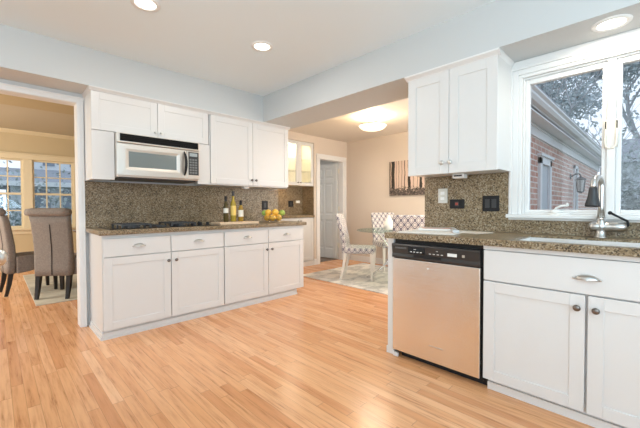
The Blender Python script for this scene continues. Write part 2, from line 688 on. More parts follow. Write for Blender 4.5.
struct(mb.build('trim_3', MT['trim'], bevel=.002, seg=1), 'white casing around the opening into the dining room', 'casing')
S_box('trim_4', MT['grey'], D0 - c, D1 + c, YW - .022, YW, DZ + c, SB)
# window wall
WY0, WY1, WZ0, WZ1 = -.26, .695, 1.045, 2.006
mb = MB()
mb.box(XW, 2.82, WY1, 1.445, 0, SB)
mb.box(XW, 2.82, -4, WY0, 0, SB)
mb.box(XW, 2.82, WY0, WY1, 0, WZ0)
mb.box(XW, 2.82, WY0, WY1, WZ1, SB)
struct(mb.build('wall_right', MT['tan']))
# nook walls
mb = MB()
DN0, DN1 = 4.475, 5.165        # nook door opening
mb.box(4.345, DN0, YN, YN + .12, 0, CH)
mb.box(DN1, XN, YN, YN + .12, 0, CH)
mb.box(DN0, DN1, YN, YN + .12, 2.035, CH)
struct(mb.build('wall_nook', MT['tan']))
S_box('wall_niche_back', MT['tan'], 2.70, 4.345, 4.932, 5.03, 0, CH)
S_box('wall_niche_right', MT['tan'], 4.347, 4.43, YN + .12, 5.03, 0, CH)
S_box('trim_9', MT['tan'], 2.815, 4.345, YN, 4.93, 2.30, CH, label='tan soffit above the glass cabinet in the niche', cat='soffit')
S_box('wall_niche', MT['tan'], 2.70, 2.815, YW + .12, 4.93, 0, CH)
S_box('wall_back', MT['tan'], XN, XN + .12, 1.25, YN + .12, 0, CH)
S_box('wall_nook_side', MT['tan'], 2.82, XN, 1.22, 1.30, 0, CH)
S_box('baseboard_back', MT['trim'], XN - .016, XN, 1.30, YN, 0, .11)
mb = MB()
mb.box(4.335, DN0 - .075, YN - .016, YN, 0, .11)
struct(mb.build('baseboard_nook', MT['trim']))
mb = MB()
for a, b in ((DN0 - .075, DN0 + .01), (DN1 - .01, DN1 + .085)):
    mb.box(a, b, YN - .022, YN, 0, 2.045)
mb.box(DN0 - .075, DN1 + .085, YN - .022, YN, 2.025, 2.12)
mb.box(DN0, DN0 + .012, YN, YN + .12, 0, 2.035)
mb.box(DN1 - .012, DN1, YN, YN + .12, 0, 2.035)
mb.box(DN0, DN1, YN, YN + .12, 2.023, 2.035)
struct(mb.build('trim_5', MT['trim'], bevel=.003), 'white casing of the door beside the breakfast nook', 'casing')
# hall beyond the nook door
S_box('wall_hall', MT['door'], 3.9, 6.6, 7.6, 7.7, 0, CH)
S_box('ceiling_hall', MT['door'], 4.43, 6.6, YN + .12, 7.6, 2.40, CH + .05)
S_box('wall_hall_side', MT['grey'], 6.5, 6.6, YN + .12, 7.6, 0, 2.40)
# dining room
S_box('ceiling_dining', MT['goldceil'], -2.6, 2.70, YW + .12, YD + .12, CH, CH + .1)
S_box('trim_6', MT['dimband'], -2.6, 2.70, 5.05, 5.75, CH - .05, CH, label='gold slab painted darker for the dimly lit strip of dining room ceiling', cat='ceiling band')  # added slab; its colour imitates the dimmer near ceiling
S_box('wall_dining_side', MT['gold'], 2.58, 2.70, YW + .12, YD, 0, CH)
wins = [(-.21, .375), (.50, 1.09)]
DW0, DW1 = .74, 1.945
mb = MB()
mb.box(-2.6, 2.7, YD, YD + .12, 0, DW0)
mb.box(-2.6, 2.7, YD, YD + .12, DW1, CH)
xs = [-2.6] + [v for w_ in wins for v in w_] + [2.7]
for a, b in zip(xs[::2], xs[1::2]):
    mb.box(a, b, YD, YD + .12, DW0, DW1)
struct(mb.build('wall_far', MT['gold']))
mb = MB()
mb.prism([(YD, CH), (YD - .06, CH), (YD - .05, CH - .02), (YD - .02, CH - .045), (YD, CH - .06)], -2.6, 2.58, 'x')
struct(mb.build('trim_7', MT['goldtrim']), 'cream crown molding above the dining room windows', 'molding')
mb = MB()
mb.box(-.33, 1.215, YD - .03, YD, DW1, DW1 + .085)
mb.box(-.35, 1.235, YD - .055, YD, DW1 + .085, DW1 + .105)
mb.box(-.33, 1.215, YD - .02, YD, DW0 - .10, DW0 - .03)
mb.box(-.36, 1.245, YD - .07, YD, DW0 - .03, DW0)
for a, b in ((-.33, -.21), (.375, .50), (1.09, 1.215)):
    mb.box(a, b, YD - .025, YD, DW0, DW1)
struct(mb.build('trim_8', MT['goldtrim'], bevel=.003), 'cream casing and sill around the dining room windows', 'casing')
for i, (a, b) in enumerate(wins):
    mb = MB()
    y0, y1 = YD + .02, YD + .055
    f = .028
    mb.box(a, a + f, y0, y1, DW0, DW1); mb.box(b - f, b, y0, y1, DW0, DW1)
    mb.box(a + f, b - f, y0, y1, DW0, DW0 + .045); mb.box(a + f, b - f, y0, y1, DW1 - f, DW1)
    zm = (DW0 + DW1) / 2
    mb.box(a + f, b - f, y0 - .01, y1, zm - .018, zm + .018)
    for k in (1, 2):
        x = a + (b - a) * k / 3
        mb.box(x - .009, x + .009, y0 + .005, y1 - .005, DW0, DW1)
    for z in ((DW0 + zm) / 2 + .01, (DW1 + zm) / 2):
        mb.box(a + f, b - f, y0 + .007, y1 - .007, z - .009, z + .009)
    w_ = mb.build('window_%d' % (i + 2), MT['goldtrim'])
    struct(w_, ['many-paned dining room window left of the taupe chair back', 'many-paned dining room window behind the taupe chair back'][i], 'window')
    MB().box(a + .01, b - .01, YD + .034, YD + .038, DW0 + .01, DW1 - .01).build('pane', MT['glassg'], w_)

# kitchen window over the sink
win = MB()
x0, x1 = 2.715, 2.76
win.box(XW, 2.82, WY1 - .012, WY1, WZ0, WZ1); win.box(XW, 2.82, WY0, WY0 + .012, WZ0, WZ1)
win.box(XW + .001, 2.819, WY0 + .012, WY1 - .012, WZ1 - .012, WZ1); win.box(XW + .001, 2.819, WY0 + .012, WY1 - .012, WZ0, WZ0 + .012)
YM = .2175
win.box(2.699, 2.80, YM - .0205, YM + .0205, WZ0 + .012, WZ1 - .012)
win = win.build('window_1', MT['trim'], bevel=.002, seg=1)
struct(win, 'white casement window over the sink', 'window')
mb = MB()
c = .081
# stepped casing profile on the left, right and head
for (a0, a1, t) in ((0, .022, .018), (.022, .058, .026), (.058, .075, .034), (.075, c, .028)):
    mb.box(XW - t, XW, WY1 + a0, WY1 + a1, WZ0, WZ1 + a0 + (a1 - a0))
    mb.box(XW - t, XW, WY0 - a1, WY0 - a0, WZ0, WZ1 + a0 + (a1 - a0))
    mb.box(XW - t, XW, WY0 - a0, WY1 + a0, WZ1 + a0, WZ1 + a1)
mb.box(XW - .022, XW, WY0 - c, WY1 + c, WZ1 + c, SB - .001)
mb.build('casing', MT['trim'], win, bevel=.003)
MB().box(XW - .062, XW + .01, WY0 - c - .02, WY1 + c + .008, WZ0 - .026, WZ0).build('sill', MT['trim'], win, bevel=.005)
MB().box(XW - .02, XW, WY0 - c, WY1 + c, WZ0 - .04, WZ0 - .026).build('apron', MT['trim'], win)
for k, (a, b) in enumerate(((YM + .0205, WY1 - .012), (WY0 + .012, YM - .0205))):
    sash = MB()
    f = .034
    sash.box(x0, x1, a, a + f * .75, WZ0 + .012, WZ1 - .012); sash.box(x0, x1, b - f * .75, b, WZ0 + .012, WZ1 - .012)
    sash.box(x0, x1, a + f * .75, b - f * .75, WZ0 + .012, WZ0 + .012 + .020); sash.box(x0, x1, a + f * .75, b - f * .75, WZ1 - .012 - f, WZ1 - .012)
    so = sash.build('sash', MT['trim'], win, bevel=.004)
    MB().box(2.736, 2.741, a + .02, b - .02, WZ0 + .02, WZ1 - .03).build('pane', MT['glassg'], so)
    yl = YM + (.026 if k == 0 else -.026)
    sg = 1 if k == 0 else -1
    lt = MB()
    lt.box(2.694, 2.702, yl - .006, yl + .006, 1.46, 1.63)
    lt.tube([(2.694, yl, 1.57), (2.684, yl, 1.53), (2.680, yl, 1.49), (2.678, yl - sg * .004, 1.465), (2.676, yl - sg * .014, 1.452), (2.676, yl - sg * .024, 1.452)], .0055, 8)
    lo = lt.build('latch', MT['cream'], win, smooth=True)
    MB().box(2.692, 2.6945, yl - .003, yl + .003, 1.545, 1.62).build('slot', MT['black'], lo)
cr_ = MB()
cr_.box(2.66, 2.705, .41, .53, WZ0, WZ0 + .012)
cr_.sphere((2.68, .485, WZ0 + .022), .018, .035, .014, 10, 6)
cr_.tube([(2.68, .50, WZ0 + .022), (2.67, .485, WZ0 + .045), (2.665, .455, WZ0 + .058), (2.665, .43, WZ0 + .060)], .007, 8)
cr_.sphere((2.665, .425, WZ0 + .066), .009, .009, .013, 8, 6)
cr_.build('crank', MT['white'], win, smooth=True)

# open door leaf whose knob reaches into the picture on the far left
dl = MB()
dl.box(-.110, -.070, .95, 1.76, .01, 2.03)
dl = dl.build('door_2', MT['trim'])
struct(dl, 'white open door leaf whose knob shows at the left edge', 'door')
MB().lathe([(.030, 0), (.030, .006), (.012, .010), (.011, .040), (.022, .048), (.031, .062), (.0325, .078), (.027, .094), (.014, .103), (.001, .105)], (-.070, 1.68, .918), (1, 0, 0), 24).build('door_knob', MT['satin'], dl, smooth=True)

# nook door: six raised panels, swung into the hall
door = bpy.data.objects.new('door_1', None)
COL.objects.link(door)
door.location = (DN1 - .014, YN + .125, 0)
struct(door, 'grey six-panel door standing open beside the breakfast nook', 'door')
Wd, Hd = .70, 2.015
mb = MB()
cols = [(.10, .325), (.375, .60)]
rows = [(.22, .82), (.95, 1.60), (1.70, 1.92)]
mb.box(0, Wd, 0, .022, 0, Hd)                       # core
us = [0, .10, .325, .375, .60, Wd]
for a, b in ((0, .10), (.325, .375), (.60, Wd)):
    mb.box(a, b, -.014, .036, .01, Hd)
for (a, b) in cols:
    for z0, z1 in ((.01, .22), (.82, .95), (1.60, 1.70), (1.92, Hd)):
        mb.box(a, b, -.014, .036, z0, z1)
    for z0, z1 in rows:
        mb.box(a + .035, b - .035, -.012, .034, z0 + .035, z1 - .035)
rotd = Matrix.Rotation(radians(180 - 84), 4, 'Z')
mb.v = [rotd @ v + door.location for v in mb.v]
mb.build('leaf', MT['door'], door, bevel=.010, seg=1)
for z in (.25, 1.02, 1.80):
    h = MB()
    h.lathe([(.006, 0), (.006, .09)], (DN1 - .016, YN + .115, z), (0, 0, 1), 8)
    h.box(DN1 - .0135, DN1 - .010, YN + .08, YN + .118, z, z + .09)
    h.build('hinge', MT['cream'], door)

# ------------------------------------------------------------------ left run: base cabinets, worktop, splashback
FL = Face('y', 3.175)


def base_unit(label, u0, um, u1, endpanel, ksplit):
    t = thing('base_cabinet', label, 'cabinet', ((u0 + u1) / 2, 3.45, 0), 'white base cabinets below the cooktop worktop')
    mb = MB()
    mb.box(u0, u1, 3.198, YW - .002, .085, .871)
    mb.build('carcass', MT['cab'], t, bevel=.001, seg=1)
    mb = MB()
    a, b = (u0 - .0, u1) if endpanel else (u0, u1 - .085)
    mb.box(a, b, 3.225, YW - .002, 0, .085)
    mb.box(a - (.008 if endpanel else 0), b, 3.213, 3.225, 0, .055)
    mb.box(a - (.008 if endpanel else 0), b, 3.203, 3.225, 0, .018)
    if endpanel:
        mb.box(a - .008, a, 3.225, YW - .03, 0, .055)
        mb.box(a - .016, a, 3.205, YW - .03, 0, .018)
    mb.build('toe_kick', MT['cab'], t)
    g = .0035
    for k, (a, b) in enumerate(((u0 + .005, um - g), (um + g, u1 - .004))):
        d = slab(FL, 'drawer', t, a, b, .690, .840)
        cup_pull(FL, d, (a + b) / 2, .772)
        dd = shaker(FL, 'door', t, a, b, .083, .683)
        knob(FL, dd, um - .028 if k == 0 else um + .042, .612)
    return t


base_unit('white base cabinet under the cooktop, with two drawers over two doors', .628, 1.172, 1.709, True, 0)
base_unit('white base cabinet under the bottles and fruit bowl, with two drawers over two doors', 1.711, 2.270, 2.815, False, 0)

mb = MB()
mb.box(.60, 2.845, 3.145, YW - .002, .872, .912)
tag(mb.build('worktop', MT['granite'], bevel=.008, seg=3), 'brown speckled granite worktop carrying the cooktop and fruit bowl', 'worktop')
mb = MB()
mb.box(.60, 2.815, YW - .018, YW - .002, .913, 1.343)
tag(mb.build('backsplash', MT['granite']), 'polished granite backsplash behind the cooktop and bottles', 'backsplash')

# cooktop
ck = thing('cooktop', 'black gas cooktop set into the granite below the microwave', 'cooktop', (1.15, 3.45, .912))
MB().box(.69, 1.70, 3.22, 3.66, .912, .919).build('glass_plate', MT['blackgloss'], ck, bevel=.004)


def grate(x0, x1, y0, y1):
    mb = MB()
    z = .952
    for y in (y0, y1):
        mb.box(x0, x1, y - .006, y + .006, z - .012, z)
    for x in (x0, x1):
        mb.box(x - .006, x + .006, y0, y1, z - .012, z)
    ym = (y0 + y1) / 2
    mb.box(x0, x1, ym - .006, ym + .006, z - .012, z)
    for cy in ((y0 + ym) / 2, (y1 + ym) / 2):
        for k in range(4):
            a = pi / 4 + k * pi / 2
            cx = (x0 + x1) / 2
            mb.tube([(cx + cos(a) * .03, cy + sin(a) * .03, z - .004), (cx + cos(a) * .105, cy + sin(a) * .09, z - .004)], .005, 6)
    for x in (x0, x1):
        for y in (y0, ym, y1):
            mb.box(x - .007, x + .007, y - .007, y + .007, .919, z)
    return mb.build('grate', MT['iron'], ck)


for (a, b) in ((.80, 1.03), (1.22, 1.45)):
    grate(a, b, 3.28, 3.61)
    for cy in (3.36, 3.53):
        MB().lathe([(.050, .919), (.050, .926), (.034, .928), (.034, .938), (.02, .941), (.001, .941)], ((a + b) / 2, cy, 0), (0, 0, 1), 20).build('burner', MT['iron'], ck, smooth=False)
dv = MB().box(1.085, 1.165, 3.27, 3.62, .919, .926)
for k in range(16):
    dv.box(1.09, 1.16, 3.28 + k * .021, 3.288 + k * .021, .926, .930)
dv.build('vent_grille', MT['iron'], ck)
for k in range(4):
    MB().lathe([(.020, .919), (.020, .923), (.016, .925), (.014, .948), (.001, .949)], (1.52 + (k % 2) * .075, 3.31 + (k // 2) * .20, 0), (0, 0, 1), 16).build('knob', MT['black'], ck)

# upper cabinets on the cooktop wall
FU = Face('y', 3.395)
t = thing('upper_cabinet', 'white two-door cabinet above the microwave with filler panels beside it', 'cabinet', (1.12, 3.56, 1.345), 'white cabinets under the grey soffit')
MB().box(.605, 1.655, 3.417, YW - .002, 1.765, SB - .022).build('carcass', MT['cab'], t)
for a, b in ((.605, .775), (1.535, 1.668)):
    MB().box(a, b, 3.400, 3.42, 1.345, 1.765).build('filler_panel', MT['cab'], t, bevel=.001)
MB().box(.605, .625, 3.42, YW - .002, 1.345, 1.765).build('side_panel', MT['cab'], t)
MB().box(1.645, 1.668, 3.42, YW - .002, 1.345, 1.765).build('side_panel', MT['cab'], t)
for k, (a, b) in enumerate(((.605, 1.1395), (1.1435, 1.655))):
    d = shaker(FU, 'door', t, a, b, 1.770, 2.098)
    knob(FU, d, 1.113 if k == 0 else 1.170, 1.815, MT['satin'], .013)
def crown_left(t, a, b, ret):
    cw = MB()
    cw.prism([(3.417, 2.1), (3.393, 2.1), (3.390, 2.107), (3.372, 2.122), (3.372, SB - .0005), (3.417, SB - .0005)], a, b, 'x')
    if ret:
        cw.prism([(.605, 2.098), (.603, 2.098), (.600, 2.105), (.590, 2.122), (.590, SB - .0005), (.605, SB - .0005)], 3.4171, YW - .002, 'y')
    return cw.build('crown', MT['cab'], t)


crown_left(t, .590, 1.670, True)
t = thing('upper_cabinet', 'tall white two-door upper cabinet right of the microwave', 'cabinet', (2.21, 3.56, 1.345), 'white cabinets under the grey soffit')
MB().box(1.672, 2.748, 3.417, YW - .002, 1.345, SB - .022).build('carcass', MT['cab'], t)
for k, (a, b) in enumerate(((1.680, 2.207), (2.211, 2.748))):
    d = shaker(FU, 'door', t, a, b, 1.358, 2.098)
    knob(FU, d, 2.187 if k == 0 else 2.246, 1.418)
crown_left(t, 1.671, 2.765, False)


def puck(label, loc):
    t = thing('under_cabinet_light', label, 'light', loc, 'small lights under the cabinets')
    x, y, z = loc
    MB().box(x - .035, x + .035, y - .035, y + .035, z - .022, z).build('housing', MT['white'], t, bevel=.006)
    MB().lathe([(.024, 0), (.022, -.004), (.001, -.005)], (x, y, z - .022), (0, 0, 1), 16).build('lens', MT['ceramic'], t)
    return t


puck('small white light under the tall cabinet right of the microwave', (2.17, 3.50, 1.345))

# microwave
mw = thing('microwave', 'stainless steel over-the-range microwave between white panels', 'microwave', (1.145, 3.5, 1.37))
FM = Face('y', 3.32)
x0, x1 = .778, 1.517
MB().box(x0, x1, 3.345, YW - .02, 1.372, 1.764).build('body', MT['steel'], mw, bevel=.004)
MB().box(x0 + .02, x1 - .02, 3.36, YW - .04, 1.358, 1.372).build('underside', MT['charcoal'], mw, bevel=.004)
mb = MB()
FM.box(mb, x0 - .004, x1 + .004, -.025, 0, 1.672, 1.762)
mb.build('top_trim', MT['steel'], mw, bevel=.006)
mb = MB()
FM.box(mb, x0 + .022, x1 - .012, 0, .003, 1.688, 1.752)
for k in range(3):
    FM.box(mb, x0 + .022, x1 - .012, .003, .006, 1.698 + k * .018, 1.706 + k * .018)
vent = mb.build('vent', mat('vent_black', (.006, .006, .006), .6, spec=.15), mw)
# door with a framed window: bevelled surround sloping in to the glass
mb = MB()
u0, u1, z0, z1 = x0 - .004, 1.385, 1.385, 1.667
w0, w1, v0, v1 = .868, 1.288, 1.462, 1.600
o0, o1, q0, q1 = .842, 1.318, 1.438, 1.624
ring = lambda a, b, c_, d_, dep: [FM.P(a, dep, c_), FM.P(b, dep, c_), FM.P(b, dep, d_), FM.P(a, dep, d_)]
mb.loft([ring(u0, u1, z0, z1, -.025), ring(u0, u1, z0, z1, 0), ring(o0, o1, q0, q1, .002), ring(w0, w1, v0, v1, -.003)], cap=False)
md = mb.build('door', MT['steel'], mw, bevel=.003)
mb = MB()
FM.box(mb, w0, w1, -.020, -.0025, v0, v1)
mb.build('window', MT['mwglass'], md)
mb = MB()
hp = []
for k in range(11):
    a = -1 + 2 * k / 10
    hp.append(FM.P(1.365, .004 + .040 * (1 - a * a), 1.535 + .115 * a))
mb.tube(hp, [.006, .009, .012, .013, .013, .013, .013, .013, .012, .009, .006], 10)
mb.build('handle', MT['black'], md, smooth=True)
mb = MB()
FM.box(mb, 1.389, x1 + .004, -.025, 0, 1.385, 1.667)
mb.build('control_panel', MT['steel'], mw, bevel=.003)
mb = MB()
FM.box(mb, 1.405, x1 - .008, 0, .003, 1.425, 1.655)
kp = mb.build('keypad', MT['charcoal'], mw)
mb = MB()
FM.box(mb, 1.415, x1 - .022, .003, .004, 1.612, 1.645)
mb.build('display', MT['lcd'], kp)
bg_ = mat('button_grey', (.17, .18, .18), .4)
for r in range(6):
    for c_ in range(3):
        mb = MB()
        FM.box(mb, 1.414 + c_ * .028, 1.436 + c_ * .028, .003, .0045, 1.440 + r * .026, 1.457 + r * .026)
        mb.build('button', bg_, kp)

# bottles on the board
tag(MB().box(1.70, 2.185, 3.235, 3.46, .9125, .937).build('serving_board', MT['pine'], bevel=.004), 'pale wooden serving board under the three bottles', 'board')


def bottle(label, x, y, h, r, oil, lab, lz, cap):
    t = thing('bottle', label, 'bottle', (x, y, .937), 'bottles on the wooden board')
    z = .937
    sh = h * .58
    nk = .0125
    MB().lathe([(r * .9, z), (r, z + .006), (r, z + sh), (r * .85, z + sh + .015), (nk * 1.2, z + sh + .045), (nk, z + sh + .06), (nk, z + h - .03)],
               (x, y, 0), (0, 0, 1), 20).build('glass', oil, t, smooth=True)
    MB().lathe([(nk + .003, z + h - .055), (nk + .003, z + h - .004), (nk, z + h), (.001, z + h)], (x, y, 0), (0, 0, 1), 14).build('cap', cap, t)
    MB().lathe([(r + .0008, z + lz[0]), (r + .0008, z + lz[1])], (x, y, 0), (0, 0, 1), 24, cap=False).build('paper_label', lab, t, smooth=True)
    return t


oil1 = mat('dark_wine_glass', (.075, .055, .015), .1)
oil2 = mat('golden_oil', (.38, .28, .04), .1)
oil3 = mat('amber_oil', (.32, .20, .03), .1)
labw = mat('label_white', (.78, .75, .66), .6)
laby = mat('label_yellow', (.80, .58, .16), .6)
labk = mat('label_dark', (.03, .028, .022), .6)
bottle('dark green bottle with a small cream label, left on the wooden board', 1.842, 3.375, .285, .027, oil1, labw, (.10, .15), MT['black'])
bottle('tallest bottle of golden oil with a yellow label, middle of the wooden board', 1.945, 3.395, .345, .031, oil2, laby, (.07, .18), MT['charcoal'])
bottle('shortest amber oil bottle with a white label, right on the wooden board', 2.030, 3.375, .242, .029, oil3, labw, (.055, .13), MT['black'])

# fruit bowl
bx, by = 2.49, 3.385
bw = thing('fruit_bowl', 'clear glass bowl of oranges, lemons and limes on the worktop', 'bowl', (bx, by, .912))
MB().lathe([(.055, .9125), (.058, .918), (.100, .935), (.134, .965), (.146, .998), (.143, .998), (.130, .968), (.096, .940), (.05, .924), (.001, .923)],
           (bx, by, 0), (0, 0, 1), 32, cap=False).build('glass', MT['bowlglass'], bw, smooth=True)
fr = [('orange', 'orange', -.062, -.045, .970, .042, 'bottom left orange of the front row in the glass fruit bowl'),
      ('orange', 'orange', .008, -.072, .970, .042, 'bottom middle orange of the front row in the glass fruit bowl'),
      ('orange', 'orange', .075, -.028, .970, .042, 'bottom right orange of the front row in the glass fruit bowl'),
      ('lemon', 'lemon', -.045, .035, .972, .034, None),
      ('lemon', 'lemon', .030, .050, .970, .034, None),
      ('orange', 'orange', -.052, -.028, 1.033, .041, 'upper left orange on top of the glass fruit bowl'),
      ('orange', 'orange', .034, -.036, 1.036, .042, 'upper right orange on top of the glass fruit bowl'),
      ('lime', 'lime', -.105, .012, 1.026, .038, 'green lime at the left rim of the fruit bowl'),
      ('lime', 'lime', .112, .022, 1.028, .038, 'green lime at the right rim of the fruit bowl')]
for nm, m_, dx, dy, z, r, lab in fr:
    # offsets: dx across the view, dy away from it
    ox = dx * .714 + dy * .70
    oy = -dx * .70 + dy * .714
    c_ = (bx + ox, by + oy, z)
    if lab is None:
        continue
    o = tag(thing(nm, lab, nm, (c_[0], c_[1], c_[2] - r), 'fruit in the glass bowl'), lab, nm, 'fruit in the glass bowl')
    MB().sphere(c_, r, r, r * .95, 18, 12).build('flesh', MT[m_], o, smooth=True)
    MB().lathe([(.005, 0), (.003, .003), (.001, .004)], (c_[0], c_[1], c_[2] + r * .945), (0, 0, 1), 8).build('stem', MT['lime'] if nm == 'orange' else MT['pine'], o)


def outlet(label, F, u, z, w=.115, h=.075, toggles=1, m=None, group=None, inner=None):
    t = thing('wall_outlet', label, 'outlet', F.P(u, 0, z - h / 2), group)
    mb = MB()
    F.box(mb, u - w / 2, u + w / 2, 0, .007, z - h / 2, z + h / 2)
    mb.build('plate', m or MT['black'], t, bevel=.002)
    for k in range(toggles):
        cu = u + (k - (toggles - 1) / 2) * .047
        mb = MB()
        F.box(mb, cu - .0165, cu + .0165, .007, .010, z - .033 if h > .09 else z - .018, z + .033 if h > .09 else z + .018)
        mb.build('rocker' if toggles > 1 else 'socket', inner or MT['charcoal'], t, bevel=.001)
    return t


outlet('black outlet on the granite behind the fruit bowl', Face('y', YW - .018), 2.59, 1.125, .095, .115)

# ------------------------------------------------------------------ niche with glass cabinet
NX0, NX1 = 3.225, 4.335
FN = Face('y', YN)
t = thing('glass_cabinet', 'white glass-fronted cabinet with lit glass shelves in the niche', 'cabinet', (3.9, 4.75, 1.49))
mb = MB()
mb.box(NX0, NX1, 4.90, 4.928, 1.49, 2.298)
mb.box(NX0, NX0 + .02, YN + .02, 4.90, 1.49, 2.298); mb.box(NX1 - .02, NX1, YN + .02, 4.90, 1.49, 2.298)
mb.box(NX0, NX1, YN + .02, 4.90, 1.49, 1.515); mb.box(NX0, NX1, YN + .02, 4.90, 2.275, 2.298)
mb.build('carcass', paint('cabinet_cream', (.82, .76, .62), .4), t)
for z in (1.76, 1.98):
    MB().box(NX0 + .02, NX1 - .02, YN + .045, 4.90, z, z + .008).build('shelf', MT['bowlglass'], t)
dw_ = .3655
for k in range(3):
    a = 3.239 + k * dw_
    b = a + dw_ - .004
    mb = MB()
    r = .06
    FN.box(mb, a, a + r, -.02, 0, 1.492, 2.29); FN.box(mb, b - r, b, -.02, 0, 1.492, 2.29)
    FN.box(mb, a + r, b - r, -.02, 0, 1.492, 1.492 + r); FN.box(mb, a + r, b - r, -.02, 0, 2.29 - r, 2.29)
    d = mb.build('door', MT['cab'], t, bevel=.002, seg=1)
    mb = MB()
    FN.box(mb, a + r, b - r, -.012, -.008, 1.492 + r, 2.29 - r)
    mb.build('pane', MT['cabglass'], d)
    knob(FN, d, (b - .025) if k != 2 else (a + .03), 1.545, r=.012)
    if k == 2:
        for z in (1.56, 2.18):
            MB().box(b - r - .02, b - r, YN + .012, YN + .04, z, z + .03).build('hinge', MT['satin'], d)
# lamp inside the lit cabinet
ln = MB()
ln.lathe([(.035, 0), (.035, -.008), (.001, -.010)], (3.80, 4.72, 2.275), (0, 0, 1), 16)
ln.build('cabinet_lamp', MT['lamp'], t)
pl_ = bpy.data.lights.new('cabinet_glow', 'POINT')
pl_.energy = 9.0; pl_.color = (1, .86, .62); pl_.shadow_soft_size = .04
po = bpy.data.objects.new('cabinet_glow', pl_)
COL.objects.link(po); po.location = (3.85, 4.72, 2.22)
t = thing('base_cabinet', 'cream base cabinet standing in the niche below the glass cabinet', 'cabinet', (3.9, 4.75, 0))
MB().box(NX0, NX1, YN + .02, 4.928, .09, .905).build('carcass', MT['cab'], t)
MB().box(NX0, NX1 + .01, YN - .012, 4.92, 0, .09).build('toe_kick', MT['cab'], t)
for k in range(3):
    a = 3.239 + k * dw_
    d = shaker(FN, 'door', t, a, a + dw_ - .004, .10, .895)
    knob(FN, d, (a + dw_ - .03) if k != 2 else a + .03, .845, r=.012)
tag(MB().box(2.82, 4.343, YN - .022, 4.93, .906, .952).build('worktop', MT['granite'], bevel=.004), 'granite worktop of the niche below the glass cabinet', 'worktop')
mb = MB()
mb.box(2.82, 4.343, 4.912, 4.93, .953, 1.488)
mb.box(4.325, 4.343, YN + .0, 4.912, .953, 1.488)
tag(mb.build('backsplash', MT['granite']), 'dark granite backsplash lining the niche below the glass cabinet', 'backsplash')
outlet('black outlet low on the niche backsplash, right of the round paddle', Face('y', 4.912), 4.03, 1.16, .12, .115)
tag(MB().box(4.155, 4.245, 4.892, 4.912, 1.175, 1.225).build('plug_adapter', MT['white'], bevel=.006), 'white plug-in adapter on the niche backsplash beside the black outlet', 'plug')
pd = MB()
secs = []
pts = [(-.028, .955), (-.028, 1.05), (-.05, 1.09), (-.082, 1.15), (-.088, 1.21), (-.070, 1.26), (-.035, 1.29), (0, 1.297), (.035, 1.29), (.070, 1.26), (.088, 1.21), (.082, 1.15), (.05, 1.09), (.028, 1.05), (.028, .955)]
pd.loft([[(3.60 + a, 4.88 - .0 * z, z) for a, z in pts], [(3.60 + a, 4.862, z) for a, z in pts]])
tag(pd.build('paddle_board', MT['cork'], bevel=.003), 'pale round paddle board standing in the niche beyond the fruit bowl', 'board')
tcu = thing('under_cabinet_light', 'glowing light under the glass cabinet in the niche', 'light', (3.62, 4.70, 1.49), 'small lights under the cabinets')
MB().box(3.58, 3.66, 4.66, 4.74, 1.468, 1.49).build('housing', MT['white'], tcu, bevel=.004)
MB().lathe([(.028, 0), (.02, -.004), (.001, -.005)], (3.62, 4.70, 1.468), (0, 0, 1), 16).build('lens', MT['lamp'], tcu)
sl = bpy.data.lights.new('niche_glow', 'POINT')
sl.energy = 2.2; sl.color = (1, .72, .40); sl.shadow_soft_size = .03
so = bpy.data.objects.new('niche_glow', sl)
COL.objects.link(so); so.location = (3.62, 4.80, 1.44)

# ------------------------------------------------------------------ right run
FR = Face('x', 2.09)
mb = MB()
# worktop with the sink cut out
SX0, SX1, SY0, SY1 = 2.115, 2.545, -.22, .600
Z0, Z1 = .870, .910
mb.box(2.06, SX0, -.95, 1.424, Z0, Z1)
mb.box(SX1, XW - .002, -.95, 1.424, Z1 - .014, Z1)
mb.box(SX0, SX1, SY1, 1.424, Z1 - .014, Z1)
mb.box(SX0, SX1, -.95, SY0, Z1 - .014, Z1)
tag(mb.build('worktop', MT['granite']), 'brown speckled granite worktop over the dishwasher and sink cabinet', 'worktop')
mb = MB()
mb.box(XW - .018, XW - .002, -.95, 1.437, .911, 1.004)
mb.box(XW - .018, XW - .002, WY1 + .083, 1.437, 1.004, 1.350)
tag(mb.build('backsplash', MT['granite']), 'granite backsplash below the white upper cabinet beside the window', 'backsplash')
sk = thing('sink', 'stainless steel sink let into the granite below the window', 'sink', (2.3, .2, .68))
mb = MB()
q = .006
mb.box(SX0 + .004, SX1 + .02, SY0 - .02, SY1 + .02, .675, .68)
mb.box(SX0 - .0, SX0 + .004, SY0 - .02, SY1 + .02, .68, .869); mb.box(SX1 + .002, SX1 + .02, SY0 - .02, SY1 + .02, .68, .8955)
mb.box(SX0 + .004, SX1 + .002, SY0 - .02, SY0 - .002, .68, .8955); mb.box(SX0 + .004, SX1 + .002, SY1 + .002, SY1 + .02, .68, .8955)
mb.build('basin', mat('sink_steel', (.88, .88, .87), .38, 1), sk)
MB().lathe([(.045, .680), (.040, .684), (.02, .683), (.001, .682)], (2.30, .2, 0), (0, 0, 1), 20).build('drain', MT['chrome'], sk)

